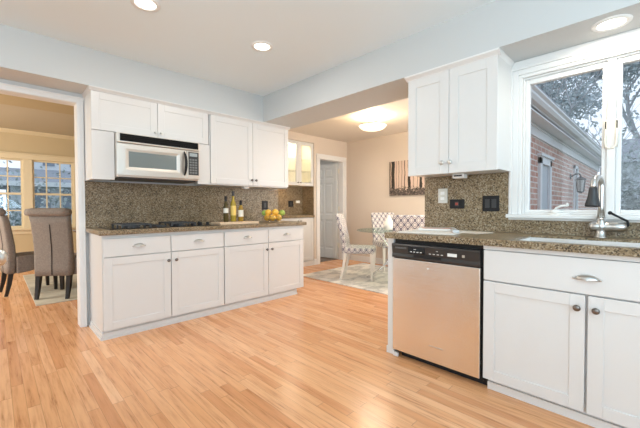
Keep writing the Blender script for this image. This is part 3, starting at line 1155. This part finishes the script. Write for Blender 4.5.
# sink cabinet
t = thing('sink_cabinet', 'white sink cabinet with one wide drawer front over two doors', 'cabinet', (2.4, .24, 0))
mb = MB()
mb.box(2.115, 2.13, -.28, .74, .085, .868); mb.box(2.13, XW - .002, .722, .74, .085, .868); mb.box(2.13, XW - .002, -.28, -.262, .085, .868)
mb.box(2.13, XW - .002, -.262, .722, .085, .10); mb.box(2.095, 2.112, -.28, .74, .845, .869)
mb.build('carcass', MT['cab'], t)
mb = MB()
mb.box(2.135, 2.16, -.28, .72, 0, .085); mb.box(2.120, 2.135, -.28, .72, .0, .045)
mb.build('toe_kick', MT['cab'], t)
d = slab(FR, 'drawer', t, -.28, .737, .664, .842)
cup_pull(FR, d, .250, .747, .050)
for k, (a, b) in enumerate(((.2565, .737), (-.28, .2455))):
    d = shaker(FR, 'door', t, a, b, .070, .657, rail=.062)
    knob(FR, d, .287 if k == 0 else .213, .593, r=.0165)
# dishwasher
dw = thing('dishwasher', 'stainless dishwasher with a black control panel under the granite', 'dishwasher', (2.4, 1.06, 0))
y0, y1 = .757, 1.372
MB().box(2.125, 2.66, y0 - .012, y1, .03, .868).build('tub', MT['black'], dw)
mb = MB()
FR.box(mb, y0, y1, -.033, 0, .053, .728)
fd = mb.build('door', MT['dwsteel'], dw, bevel=.004)
mb = MB()
FR.box(mb, .99, 1.085, 0, .003, .150, .162)
mb.build('badge', MT['chrome'], fd)
MB().lathe([(.005, 0), (.004, .003), (.001, .004)], FR.P(1.095, 0, .680), (-1, 0, 0), 10).build('latch_light', MT['white'], fd)
mb = MB()
P = FR.P
prof = [(-.033, .733), (.004, .733), (.006, .745), (.002, .765), (.006, .790), (.010, .826), (.004, .836), (-.033, .836)]
mb.loft([[P(y0, a, z) for a, z in prof], [P(y1 + .004, a, z) for a, z in prof]])
cp = mb.build('control_panel', mat('panel_black', (.035, .033, .032), .28), dw, bevel=.002)
mb = MB()
FR.box(mb, 1.115, 1.24, .008, .0105, .775, .822)
mb.build('button_field', MT['blackgloss'], cp)
mb = MB()
pw = mat('print_white', (.60, .60, .58), .5)
for k in range(4):
    mb = MB(); FR.box(mb, 1.135 + k * .025, 1.149 + k * .025, .0105, .0115, .783, .789); mb.build('button', pw, cp)
    mb = MB(); FR.box(mb, .985 + k * .028, .999 + k * .028, .0095, .0115, .781, .786); mb.build('button', pw, cp)
mb = MB(); FR.box(mb, 1.178, 1.196, .0105, .0115, .802, .806); mb.build('indicator', pw, cp)
mb = MB(); FR.box(mb, 1.02, 1.032, .0095, .0115, .802, .806); mb.build('indicator', pw, cp)
mb = MB()
FR.box(mb, .895, .955, .0075, .0115, .780, .800)
mb.build('display', mat('lit_display', (.8, .8, .78), .3), cp)
mb = MB()
FR.box(mb, .845, .862, .0095, .0115, .782, .798)
mb.build('badge', MT['satin'], cp)
mb = MB()
FR.box(mb, 1.255, 1.345, .008, .0112, .800, .812)
mb.build('vent', mat('vent_grey', (.10, .10, .10), .3), cp)
mb = MB()
FR.box(mb, 1.0, 1.20, .003, .007, .748, .766)
mb.build('handle_recess', MT['black'], cp)
MB().box(2.150, 2.17, y0 - .03, 1.33, 0, .05).build('kick_plate', MT['black'], dw)
ep = thing('end_panel', 'white end panel beside the dishwasher at the worktop end', 'panel', (2.4, 1.395, 0))
MB().box(2.112, XW - .002, 1.378, 1.430, 0, .868).build('board', MT['cab'], ep, bevel=.002)
MB().box(2.098, 2.118, 1.335, 1.376, 0, .028).build('foot', MT['cab'], ep, bevel=.004)
MB().box(2.112, XW - .002, 1.430, 1.440, 0, .05).build('base_strip', MT['cab'], ep)

# upper cabinet beside the window
FQ = Face('x', 2.385)
t = thing('upper_cabinet', 'white two-door upper cabinet beside the window', 'cabinet', (2.55, 1.09, 1.345))
MB().box(2.405, XW - .002, .762, 1.425, 1.352, SB - .022).build('carcass', MT['cab'], t, bevel=.001)
for k, (a, b) in enumerate(((1.0925, 1.425), (.762, 1.0895))):
    d = shaker(FQ, 'door', t, a, b, 1.345, 2.098, rail=.068)
    knob(FQ, d, 1.133 if k == 0 else 1.073, 1.424, MT['satin'], .016)
cw = MB()
cw.prism([(2.405, 2.098), (2.385, 2.098), (2.380, 2.104), (2.352, 2.118), (2.352, SB - .0005), (2.405, SB - .0005)], .745, 1.44, 'y')
cw.prism([(.780, 2.098), (.762, 2.098), (.758, 2.104), (.745, 2.118), (.745, SB - .0005), (.780, SB - .0005)], 2.4051, XW - .03, 'x')
cw.build('crown', MT['trim'], t)
pk = thing('under_cabinet_light', 'small white light with a dark slot under the cabinet beside the window', 'light', (2.58, 1.09, 1.352), 'small lights under the cabinets')
MB().box(2.545, 2.615, 1.045, 1.135, 1.318, 1.352).build('housing', MT['white'], pk, bevel=.006)
MB().box(2.5425, 2.546, 1.060, 1.120, 1.332, 1.342).build('slot', MT['black'], pk)

# things on the splashback
FB = Face('x', XW - .018)
sp = thing('wall_plate', 'clear-fronted white switch plate, upright, left of the black outlet', 'plate', FB.P(1.272, 0, 1.13))
mb = MB(); FB.box(mb, 1.232, 1.312, 0, .008, 1.130, 1.250)
mb.build('plate', mat('frosted_plate', (.66, .64, .58), .25), sp, bevel=.003)
for z in (1.20, 1.155):
    mb = MB(); FB.box(mb, 1.255, 1.29, .008, .012, z, z + .025)
    mb.build('socket', MT['white'], sp, bevel=.002)
o = outlet('black outlet lying sideways with a red button, on granite below the upper cabinet', FB, 1.153, 1.122, .118, .074, 1, inner=MT['charcoal'])
mb = MB(); FB.box(mb, 1.142, 1.164, .010, .0125, 1.112, 1.132)
mb.build('reset_button', mat('red_button', (.35, .06, .04), .4), o)
outlet('square black double switch plate on the granite beside the window', FB, .897, 1.123, .118, .118, 2)

# papers
def sheet(name, label, cat, c, w, l, ang, z0, z1, m, group=None):
    mb = MB()
    ca, sa = cos(ang), sin(ang)
    pts = [(c[0] + a * ca - b * sa, c[1] + a * sa + b * ca) for a, b in ((-w / 2, -l / 2), (w / 2, -l / 2), (w / 2, l / 2), (-w / 2, l / 2))]
    mb.prism(pts, z0, z1, 'z')
    return tag(mb.build(name, m), label, cat, group)


sheet('newspaper', 'large white folded newspaper lying flat at the worktop end', 'newspaper', (2.33, 1.19), .36, .40, .15, .9105, .916, MT['paper'])
sheet('paper_sheet', 'loose cream sheet of paper nearest the sink on the worktop', 'paper', (2.52, 1.00), .20, .28, -.3, .9105, .913, mat('cream_paper', (.80, .72, .62), .7))
mg = sheet('magazine', 'magazine with a pink printed cover on top of the newspaper', 'magazine', (2.53, 1.25), .21, .28, .5, .9165, .930, MT['paper'])
mb = MB()
pts = [(2.53 + a * cos(.5) - b * sin(.5), 1.25 + a * sin(.5) + b * cos(.5)) for a, b in ((-.085, -.11), (.02, -.11), (.02, .11), (-.085, .11))]
mb.prism(pts, .930, .9306, 'z')
mb.build('cover_print', MT['redink'], mg)
rc = thing('remote_control', 'slim silver remote lying at the edge of the papers', 'remote', (2.36, 1.035, .9165))
a_ = .55
mb = MB()
pts = [(2.36 + a * cos(a_) - b * sin(a_), 1.035 + a * sin(a_) + b * cos(a_)) for a, b in ((-.09, -.022), (.09, -.018), (.09, .018), (-.09, .022))]
mb.prism(pts, .9165, .938, 'z')
mb.build('body', mat('silver_plastic', (.62, .62, .62), .3), rc, bevel=.006)
mb = MB()
pts = [(2.36 + a * cos(a_) - b * sin(a_), 1.035 + a * sin(a_) + b * cos(a_)) for a, b in ((-.07, -.013), (.0, -.012), (.0, .012), (-.07, .013))]
mb.prism(pts, .938, .9395, 'z')
mb.build('keypad', mat('key_grey', (.28, .28, .28), .4), rc)

# faucet
fc = thing('faucet', 'brushed nickel pull-down faucet with a charcoal spray head, beside the sink', 'faucet', (2.605, .25, .910))
fx, fy = 2.605, .25
mb = MB()
mb.lathe([(.034, .9105), (.034, .917), (.027, .921), (.025, .955), (.028, .965), (.032, .975), (.028, .995), (.022, 1.010), (.020, 1.03)], (fx, fy, 0), (0, 0, 1), 24)
mb.build('base', MT['nickel'], fc, smooth=True)
mb = MB()
path = [(fx, fy, 1.02), (fx, fy, 1.10), (fx, fy, 1.18), (fx - .001, fy - .001, 1.21)]
for k in range(9):
    a = pi * k / 8
    path.append((fx - .045 + .045 * cos(a), fy + .014 - .014 * cos(a), 1.222 + .048 * sin(a)))
path.append((fx - .092, fy + .028, 1.205))
mb.tube(path, .018, 16)
mb.build('spout', MT['nickel'], fc, smooth=True)
tip = Vector((fx - .092, fy + .028, 1.212))
MB().lathe([(.019, 0), (.021, .012), (.022, .03), (.026, .06), (.036, .10), (.037, .112), (.030, .116), (.001, .116)], tip, (-.06, .02, -1), 20).build('spray_head', MT['charcoal'], fc, smooth=True)
mb = MB()
ax = Vector((.16, -1, .0)).normalized()
mb.lathe([(.001, -.060), (.018, -.055), (.028, -.042), (.030, -.02), (.027, 0), (.028, .05), (.029, .052), (.029, .058), (.030, .06), (.030, .095), (.024, .112), (.001, .118)], (fx, fy, .978), ax, 20)
mb.build('valve_body', MT['nickel'], fc, smooth=True)
mb = MB()
e = Vector((fx, fy, .978)) + ax * .108
mb.tube([e, e + Vector((0, -.012, .012)), e + Vector((-.01, -.010, .035)), e + Vector((-.03, .03, .062)), e + Vector((-.04, .058, .080))], [.008, .008, .0065, .006, .007], 10)
mb.sphere(e + Vector((-.042, .064, .083)), .011, n=10, m=8)
mb.build('lever', MT['black'], fc, smooth=True)


# ------------------------------------------------------------------ lamps
def recessed(label, x, y, z, energy, col, r=.062):
    t = thing('recessed_light', label, 'ceiling light', (x, y, z), 'round recessed ceiling lights')
    mb = MB()
    mb.lathe([(r + .028, 0), (r + .026, -.006), (r + .004, -.009), (r, -.004), (r, 0)], (x, y, z), (0, 0, 1), 36, cap=False)
    mb.build('trim_ring', MT['white'], t, smooth=True)
    MB().lathe([(r, -.0015), (r * .5, -.004), (.001, -.005)], (x, y, z), (0, 0, 1), 32).build('lens', MT['lamp'], t)
    l = bpy.data.lights.new('downlight', 'AREA')
    l.shape = 'DISK'; l.size = r * 2; l.energy = energy; l.color = col
    o = bpy.data.objects.new('downlight', l)
    COL.objects.link(o)
    o.location = (x, y, z - .012)
    return t


recessed('round recessed ceiling light cut by the top edge above the dining doorway', .735, 2.385, CH, 5.5, (1, .94, .86))
recessed('whole round recessed ceiling light above the cooktop wall cabinets', 1.620, 2.340, CH, 5.5, (1, .94, .86))
recessed('round recessed light in the beam above the sink window', 2.500, .208, SB, 3.5, (1, .90, .74))

nl = thing('ceiling_lamp', 'glowing bowl lamp hanging from the breakfast nook ceiling', 'ceiling lamp', (4.03, 3.0, 2.24))
MB().lathe([(.10, CH - .002), (.10, CH - .014), (.03, CH - .022), (.001, CH - .023)], (4.03, 3.0, 0), (0, 0, 1), 28).build('canopy', MT['nickel'], nl, smooth=False)
for k in range(3):
    a = 2 * pi * k / 3 + .4
    MB().tube([(4.03 + .075 * cos(a), 3 + .075 * sin(a), CH - .015), (4.03 + .085 * cos(a), 3 + .085 * sin(a), 2.335), (4.03 + .19 * cos(a), 3 + .19 * sin(a), 2.305)], .005, 6).build('arm', MT['nickel'], nl)
MB().lathe([(.205, 2.296), (.212, 2.300), (.212, 2.306), (.205, 2.310)], (4.03, 3.0, 0), (0, 0, 1), 40, cap=False).build('rim', MT['nickel'], nl, smooth=True)
MB().lathe([(.204, 2.303), (.185, 2.275), (.15, 2.252), (.10, 2.237), (.05, 2.230), (.001, 2.229)], (4.03, 3.0, 0), (0, 0, 1), 40, cap=False).build('bowl', MT['bowlamp'], nl, smooth=True)
l = bpy.data.lights.new('nook_glow', 'POINT')
l.energy = 26; l.color = (1, .80, .52); l.shadow_soft_size = .10
o = bpy.data.objects.new('nook_glow', l)
COL.objects.link(o); o.location = (4.03, 3.0, 2.345)
l = bpy.data.lights.new('nook_down', 'AREA')
l.shape = 'DISK'; l.size = .36; l.energy = 14; l.color = (1, .86, .66)
o = bpy.data.objects.new('nook_down', l)
COL.objects.link(o); o.location = (4.03, 3.0, 2.222)


# ------------------------------------------------------------------ breakfast nook furniture
def trellis_chair():
    """faces +x; origin on the floor under the seat centre"""
    t = thing('dining_chair', '', 'chair', (0, 0, 0), 'trellis-patterned chairs around the glass table')
    w = .225
    mb = MB()
    mb.box(-.20, .235, -w, w, .395, .485)
    mb.build('seat', MT['trellis'], t, bevel=.022, seg=3)
    mb = MB()
    secs = []
    for z, xc, th in ((.40, -.205, .07), (.48, -.205, .07), (.60, -.220, .068), (.75, -.250, .062), (.88, -.288, .056), (.955, -.312, .052), (.985, -.322, .035)):
        ww = w - (.012 if z > .97 else 0)
        secs.append([(xc - th / 2, -ww, z), (xc + th / 2, -ww, z), (xc + th / 2, -ww / 3, z), (xc + th / 2, ww / 3, z), (xc + th / 2, ww, z), (xc - th / 2, ww, z), (xc - th / 2, ww / 3, z), (xc - th / 2, -ww / 3, z)])
    mb.loft(secs)
    mb.build('backrest', MT['trellis'], t, bevel=.012, seg=3)
    for s_ in (-1, 1):
        mb = MB()
        mb.loft([[(x_ + a * h, s_ * (w - .03) + b * h, z) for a, b in ((-1, -1), (1, -1), (1, 1), (-1, 1))] for x_, z, h in ((.205, 0, .014), (.205, .2, .018), (.200, .40, .022))])
        mb.build('leg', MT['whitewood'], t, bevel=.003)
        mb = MB()
        mb.loft([[(x_ + a * h, s_ * (w - .03) + b * h, z) for a, b in ((-1, -1), (1, -1), (1, 1), (-1, 1))] for x_, z, h in ((-.265, 0, .014), (-.240, .09, .016), (-.215, .2, .018), (-.198, .3, .021), (-.19, .40, .023))])
        mb.build('leg', MT['whitewood'], t, bevel=.003)
    return t


ch = trellis_chair()
RUGZ = .011
spots = [((4.00, 3.225), math.atan2(-.845, .535), 'trellis-patterned chair with white legs seen side-on before the nook door'),
         ((4.00, 2.37), math.atan2(.58, .81), 'trellis-patterned chair half hidden behind the dishwasher worktop'),
         ((4.93, 3.30), math.atan2(-.85, -.53), 'trellis-patterned chair facing out from behind the glass table')]
for i, ((x, y), a, lab) in enumerate(spots):
    c_ = ch if i == 0 else copy_tree(ch)
    c_.location = (x, y, RUGZ)
    c_.rotation_euler = (0, 0, a)
    c_['label'] = lab
tag(MB().box(3.49, 5.12, 1.55, 4.04, .0005, .010).build('rug', MT['rug'], bevel=.003), 'mottled grey and beige rug under the glass table', 'rug')
TX, TY = 4.30, 2.80
gt = thing('dining_table', 'round glass table on crossed chrome legs in the nook', 'table', (TX, TY, RUGZ))
MB().lathe([(.001, .740), (.552, .740), (.560, .744), (.560, .749), (.552, .753), (.001, .753)], (TX, TY, 0), (0, 0, 1), 64).build('tabletop', MT['table'], gt, smooth=False)
for k in range(4):
    pts = []
    for i in range(15):
        q = i / 14
        rr = .07 + (.33 if q < .5 else .22) * abs(2 * q - 1) ** 1.6
        a = k * pi / 2 + .62 + 1.5 * q
        pts.append((TX + rr * cos(a), TY + rr * sin(a), RUGZ + .015 + .714 * q))
    MB().tube(pts, .014, 8).build('leg', MT['chrome'], gt, smooth=True)
MB().lathe([(.085, .728), (.085, .740)], (TX, TY, 0), (0, 0, 1), 24).build('hub', MT['chrome'], gt)
vz = .7535
va = thing('vase', 'white pear-shaped ceramic vase standing on the glass table', 'vase', (4.28, 2.88, vz))
MB().lathe([(.060, vz), (.072, vz + .008), (.078, vz + .05), (.072, vz + .10), (.050, vz + .145), (.030, vz + .180), (.022, vz + .205), (.026, vz + .218), (.020, vz + .216), (.016, vz + .20)], (4.28, 2.88, 0), (0, 0, 1), 24).build('body', MT['ceramic'], va, smooth=True)
cv = MB()
cv.box(XN - .032, XN - .002, 2.57, 3.535, 1.305, 1.93)
cvo = cv.build('canvas_print', forest_mat('forest_print'))
# keep the print's own axes centred on the canvas
off = Vector((0, 0, .3125))
for v in cvo.data.vertices:
    v.co -= off
cvo.location += off
tag(cvo, 'sepia canvas print of bare tree trunks on the tan wall', 'picture')


# ------------------------------------------------------------------ dining room
def rr_sec(xc, th, w, z, dz=0):
    """rounded-rectangle section across y, thickness along x"""
    r = min(th, w) * .38
    pts = []
    for cx, cy, a0 in ((xc + th / 2 - r, w / 2 - r, 0), (xc - th / 2 + r, w / 2 - r, pi / 2), (xc - th / 2 + r, -w / 2 + r, pi), (xc + th / 2 - r, -w / 2 + r, 3 * pi / 2)):
        for k in range(5):
            a = a0 + k * pi / 8
            pts.append((cx + r * cos(a), cy + r * sin(a), z))
    return pts


def scroll_chair():
    t = thing('parsons_chair', '', 'chair', (0, 0, 0), 'taupe scroll-back chairs in the dining room')
    mb = MB()
    prof = [(.275, -.215, .085, .41), (.36, -.215, .09, .415), (.48, -.210, .09, .42), (.62, -.215, .085, .42), (.76, -.232, .078, .425), (.90, -.252, .072, .43), (1.00, -.276, .075, .445)]
    mb.loft([rr_sec(xc, th, w, z) for z, xc, th, w in prof])
    # rolled top
    secs = []
    for i in range(9):
        y = -.235 + .47 * i / 8
        rr = .052 - (.010 if i in (0, 8) else 0)
        secs.append([(-.300 + rr * cos(2 * pi * k / 16), y, 1.035 + rr * .95 * sin(2 * pi * k / 16)) for k in range(16)])
    mb.loft(secs)
    back = mb.build('backrest', MT['fabric'], t, smooth=True)
    sm = MB()
    pr = [(-.2595, .285), (-.262, .36), (-.2575, .48), (-.260, .62), (-.2735, .76), (-.289, .89)]
    sm.loft([[(x - .0025, -.004, z), (x + .006, -.004, z), (x + .006, .004, z), (x - .0025, .004, z)] for x, z in pr])
    sm.build('seam', MT['ebony'], back)
    mb = MB()
    side = [(-.17, .27), (-.05, .285), (.10, .325), (.20, .36), (.265, .385), (.275, .44), (.262, .475), (.20, .492), (0, .492), (-.17, .485)]
    mb.loft([[(x, y, z) for x, z in side] for y in (-.225, -.08, .08, .225)])
    mb.build('seat', MT['fabric'], t, bevel=.015, seg=3)
    for s_ in (-1, 1):
        mb = MB()
        mb.loft([[(x_ + a * h, s_ * .170 + b * h, z) for a, b in ((-1, -1), (1, -1), (1, 1), (-1, 1))] for x_, z, h in ((-.265, 0, .016), (-.235, .14, .021), (-.215, .30, .025))])
        mb.build('leg', MT['ebony'], t)
        mb = MB()
        mb.loft([[(x_ + a * h, s_ * .185 + b * h, z) for a, b in ((-1, -1), (1, -1), (1, 1), (-1, 1))] for x_, z, h in ((.225, 0, .016), (.22, .2, .021), (.215, .39, .024))])
        mb.build('leg', MT['ebony'], t)
    return t


pc = scroll_chair()
a1 = math.atan2(.79, .62)
pc.location = (.495 + .24 * .62, 5.075 + .24 * .79, .011)
pc.rotation_euler = (0, 0, a1)
pc['label'] = 'taupe scroll-back chair seen from behind, dark seam down its back'
p2 = copy_tree(pc)
p2.location = (.33, 5.80, .011)
p2.rotation_euler = (0, 0, .14)
p2['label'] = 'taupe scroll-back chair seen side-on, cut by the left edge'
tag(MB().box(.32, 2.3, 4.86, 7.2, .0005, .010).build('rug', MT['rug2'], bevel=.003), 'plain beige rug under the dark dining table', 'rug')
dt = thing('dining_table', 'dark wooden table edge showing right of the taupe chair', 'table', (1.56, 6.25, .011))
MB().lathe([(.001, .715), (.66, .715), (.70, .728), (.70, .748), (.69, .752), (.001, .752)], (1.56, 6.25, 0), (0, 0, 1), 48).build('tabletop', MT['tablewood'], dt)
MB().lathe([(.28, .011), (.26, .05), (.10, .09), (.08, .3), (.11, .5), (.08, .65), (.20, .715)], (1.56, 6.25, 0), (0, 0, 1), 24).build('pedestal', MT['tablewood'], dt, smooth=True)
cv_ = thing('votive_holder', 'small white lantern on the dark dining table', 'lantern', (1.00, 6.35, .7525))
mb = MB()
for a, b in ((-1, -1), (1, -1), (1, 1), (-1, 1)):
    mb.box(1.0 + a * .04 - .008, 1.0 + a * .04 + .008, 6.35 + b * .04 - .008, 6.35 + b * .04 + .008, .7525, .93)
mb.box(.952, 1.048, 6.302, 6.398, .7525, .768); mb.box(.952, 1.048, 6.302, 6.398, .92, .94)
mb.build('frame', MT['white'], cv_)
MB().lathe([(.022, .768), (.022, .84), (.001, .842)], (1.0, 6.35, 0), (0, 0, 1), 14).build('candle', MT['ceramic'], cv_)

# ------------------------------------------------------------------ outdoors
S_box('ground', MT['ground'], -40, 60, -30, 60, -.60, -.45)
YB = 1.20
bd = thing('brick_wing', 'red brick house wing with white eaves seen through the sink window', 'building', (7.2, YB, -.45))
mb = MB()
XE = 11.6
segs = [(2.83, 5.46, -.45), (6.02, 8.10, -.45), (8.42, XE, -.45)]
for a, b, z in segs:
    mb.box(a, b, YB - .001 - .0, YB + .019, z, 2.30)
mb.box(5.46, 6.02, YB - .001, YB + .019, 1.72, 2.30)
mb.box(8.10, 8.42, YB - .001, YB + .019, 1.86, 2.30)
mb.box(8.10, 8.42, YB - .001, YB + .019, -.45, .9)
mb.box(XE - .02, XE, YB + .019, 4.0, -.45, 2.3)
mb.build('wall', MT['brick'], bd)
mb = MB()
mb.box(2.83, XE + .1, YB - .03, YB - .001, 2.03, 2.18)        # frieze
mb.box(2.83, XE + .1, YB - .045, YB - .001, 2.14, 2.16)
mb.box(2.83, XE + .12, YB - .20, YB, 2.18, 2.20)              # soffit
mb.box(2.83, XE + .12, YB - .20, YB - .18, 2.16, 2.30)        # fascia
mb.build('eaves', MT['extwhite'], bd)
mb = MB()
g0 = YB - .20
mb.prism([(g0, 2.225), (g0 - .05, 2.225), (g0 - .075, 2.26), (g0 - .075, 2.285), (g0 - .10, 2.305), (g0 - .10, 2.325), (g0 - .09, 2.325), (g0, 2.31)], 2.83, XE + .14, 'x')
mb.build('gutter', MT['extwhite'], bd)
MB().box(2.83, XE + .1, YB - .2, 5.0, 2.46, 2.48).build('roof', MT['roof'], bd)
mb = MB()
mb.box(5.40, 5.50, YB - .035, YB, -.40, 1.78); mb.box(5.98, 6.08, YB - .035, YB, -.40, 1.78); mb.box(5.40, 6.08, YB - .035, YB, 1.70, 1.80)
mb.box(5.36, 6.12, YB - .06, YB, 1.80, 1.83)
mb.build('door_casing', MT['extwhite'], bd)
MB().box(5.5, 5.98, YB, YB + .03, -.40, 1.70).build('door', mat('storm_door', (.48, .54, .60), .4), bd)
mb = MB()
mb.box(8.06, 8.12, YB - .03, YB, .88, 1.90); mb.box(8.40, 8.46, YB - .03, YB, .88, 1.90); mb.box(8.06, 8.46, YB - .03, YB, 1.84, 1.90); mb.box(8.06, 8.46, YB - .04, YB, .86, .92)
mb.build('window_frame', MT['extwhite'], bd)
MB().box(8.12, 8.40, YB + .005, YB + .015, .92, 1.84).build('window', mat('dark_glazing', (.16, .19, .22), .1), bd)
MB().lathe([(.045, -.45), (.045, 2.15)], (XE + .03, YB - .09, 0), (0, 0, 1), 12).build('downspout', MT['extwhite'], bd)
ln_ = thing('wall_lantern', 'black coach lantern on the brick wall outside the sink window', 'lantern', (7.75, YB - .001, 1.35))
lx, ly = 7.75, YB - .16
mb = MB()
mb.lathe([(.055, 0), (.05, .012), (.02, .02)], (lx, YB - .001, 1.66), (0, -1, 0), 14)
mb.tube([(lx, YB - .02, 1.66), (lx, YB - .08, 1.70), (lx, YB - .14, 1.70), (lx, ly, 1.665)], .011, 8)
mb.build('bracket', MT['iron'], ln_)
mb = MB()
mb.lathe([(.005, 1.67), (.02, 1.645), (.085, 1.60), (.085, 1.588)], (lx, ly, 0), (0, 0, 1), 6)
mb.lathe([(.05, 1.36), (.055, 1.375), (.01, 1.34)], (lx, ly, 0), (0, 0, 1), 6)
for k in range(6):
    a = 2 * pi * k / 6
    mb.tube([(lx + .052 * cos(a), ly + .052 * sin(a), 1.37), (lx + .076 * cos(a), ly + .076 * sin(a), 1.59)], .006, 5)
mb.build('cage', MT['iron'], ln_)
MB().lathe([(.046, 1.375), (.068, 1.585)], (lx, ly, 0), (0, 0, 1), 6).build('glass', mat('lantern_glass', (.55, .58, .58), .15), ln_)

rnd = random.Random(7)


def tree(label, x, y, z0, h, trunk_r, blobs, nleaf, leafsize, lm, seed, group='trees outside the windows'):
    r_ = random.Random(seed)
    t = thing('tree', label, 'tree', (x, y, z0), group)
    mb = MB()
    tips = []

    def grow(p, d, L, r, lev):
        pts = [p]
        q = p
        for k in range(3):
            d = (d + Vector((r_.uniform(-.18, .18), r_.uniform(-.18, .18), r_.uniform(-.05, .12)))).normalized()
            q = q + d * (L / 3)
            pts.append(q)
        mb.tube(pts, [r, r * .88, r * .76, r * .62], 6 if lev < 2 else 4)
        tips.append(q)
        if lev < 4:
            for k in range(3 if lev else 4):
                a = r_.uniform(0, 2 * pi)
                nd = (d + Vector((cos(a), sin(a), r_.uniform(-.1, .5))) * r_.uniform(.5, .95)).normalized()
                grow(pts[r_.choice((2, 3))] if lev else pts[3], nd, L * r_.uniform(.62, .8), r * .55, lev + 1)

    grow(Vector((x, y, z0)), Vector((0, 0, 1)), h * .36, trunk_r, 0)
    mb.build('trunk', MT['bark'], t)
    if nleaf:
        mb = MB()
        for k in range(nleaf):
            if blobs:
                b = r_.choice(blobs)
                while True:
                    v = Vector((r_.uniform(-1, 1), r_.uniform(-1, 1), r_.uniform(-1, 1)))
                    if v.length < 1:
                        break
                c_ = Vector((x + b[0] + v.x * b[3], y + b[1] + v.y * b[3], z0 + b[2] + v.z * b[3] * .75))
            else:
                c_ = r_.choice(tips) + Vector((r_.gauss(0, .35), r_.gauss(0, .35), r_.gauss(0, .3)))
            u = Vector((r_.gauss(0, 1), r_.gauss(0, 1), r_.gauss(0, 1))).normalized() * leafsize
            w = u.cross(Vector((r_.gauss(0, 1), r_.gauss(0, 1), r_.gauss(0, 1)))).normalized() * leafsize * .55
            mb.add([c_ - u, c_ + w, c_ + u, c_ - w], [(0, 1, 2, 3)])
        mb.build('foliage', lm, t)
    return t


tree('leafy grey-green tree above the eaves of the brick wing', 17.5, 2.9, -.45, 9, .10, [(0, .0, 6.4, 1.1), (.3, .7, 7.3, 1.0), (-.4, -.5, 5.7, .8), (.2, -.8, 7.5, .7), (0, 1.2, 6.6, .9), (.3, -.2, 8.2, 1.0), (0, -1.3, 6.9, .35)], 5200, .085, MT['leafg'], 3)
tree('bare twiggy tree past the far end of the brick wing', 15.0, 1.25, -.45, 5.8, .07, None, 260, .09, MT['leafg'], 5)
tree('tall leafy tree in the pane right of the window mullion', 24.5, .6, -.45, 13, .20, None, 9000, .12, MT['leafg'], 11)
# frosted shrub and garage roof in the right-hand pane
sh = thing('garden_shed', 'grey-roofed shed beyond the shrub in the right-hand sink window pane', 'shed', (19, -.9, -.45))
MB().box(17, 21, -3.2, 1.5, -.45, 2.8).build('wall', MT['siding'], sh)
mb = MB(); mb.prism([(16.8, 2.75), (19, 3.9), (21.2, 2.75)], -3.4, 1.7, 'y'); mb.build('roof', MT['roof'], sh)


def bush(name, label, boxes, n, size, m, seed, cat='hedge'):
    r_ = random.Random(seed)
    mb = MB()
    for k in range(n):
        b = r_.choice(boxes)
        v = Vector((r_.gauss(0, .45), r_.gauss(0, .45), abs(r_.gauss(0, .5))))
        c_ = Vector((b[0] + v.x * b[3], b[1] + v.y * b[4], b[2] + v.z * b[5]))
        u = Vector((r_.gauss(0, 1), r_.gauss(0, 1), r_.gauss(0, 1))).normalized() * size
        w = u.cross(Vector((r_.gauss(0, 1), r_.gauss(0, 1), r_.gauss(0, 1)))).normalized() * size * .6
        mb.add([c_ - u, c_ + w, c_ + u, c_ - w], [(0, 1, 2, 3)])
    return tag(mb.build(name, m), label, cat, kind='stuff')


bush('hedge', 'pale frosted hedge in the lower right-hand sink window pane', [(13.6, .75 - i * .8, -.4, .8, .6, 3.0) for i in range(4)], 9000, .07, MT['leafb'], 21)
# beyond the dining room windows
bush('hedge', 'frosted blue-grey hedge below the dining room windows', [(-1.5 + i * 1.0, 12.5, -.4, 1.0, .8, 2.0) for i in range(7)], 9000, .06, MT['leafb'], 22)
hs_ = thing('house', 'pale neighbouring house with a grey roof beyond the dining room', 'house', (4.0, 25, -.45))
MB().box(.6, 9, 22, 30, -.45, 2.35).build('wall', MT['siding'], hs_)
mb = MB(); mb.prism([(21.6, 2.3), (27.4, 3.5), (30.4, 2.3)], .2, 9.4, 'x'); mb.build('roof', MT['roof'], hs_)
MB().box(.2, 9.4, 21.45, 21.6, 2.15, 2.38).build('gutter', MT['extwhite'], hs_)
mb = MB()
mb.box(1.6, 5.2, 27.8, 29, 2.9, 6.3)
mb.build('upper_wall', MT['extwhite'], hs_)
for k, (a, b) in enumerate(((2.3, 2.9), (3.7, 4.3))):
    MB().box(a, b, 27.75, 27.8, 3.8, 5.4).build('window', mat('upstairs_glazing', (.22, .27, .33), .1), hs_)
for k, a in enumerate((1.4, 2.6)):
    MB().box(a, a + .7, 21.95, 22.0, .9, 2.0).build('window', mat('house_glazing', (.22, .27, .33), .1), hs_)
gs = thing('garage', 'pale low garage beyond the leftmost dining room panes', 'garage', (-1.8, 23, -.45))
MB().box(-5, -.1, 22, 27, -.45, 2.1).build('wall', MT['extwhite'], gs)
mb = MB(); mb.prism([(21.7, 2.05), (24.5, 2.9), (27.3, 2.05)], -5.3, .1, 'x'); mb.build('roof', MT['extwhite'], gs)
tree('grey leafless tree beyond the leftmost dining room panes', -.1, 17.5, -.45, 8, .12, None, 0, .10, MT['leafg'], 31)
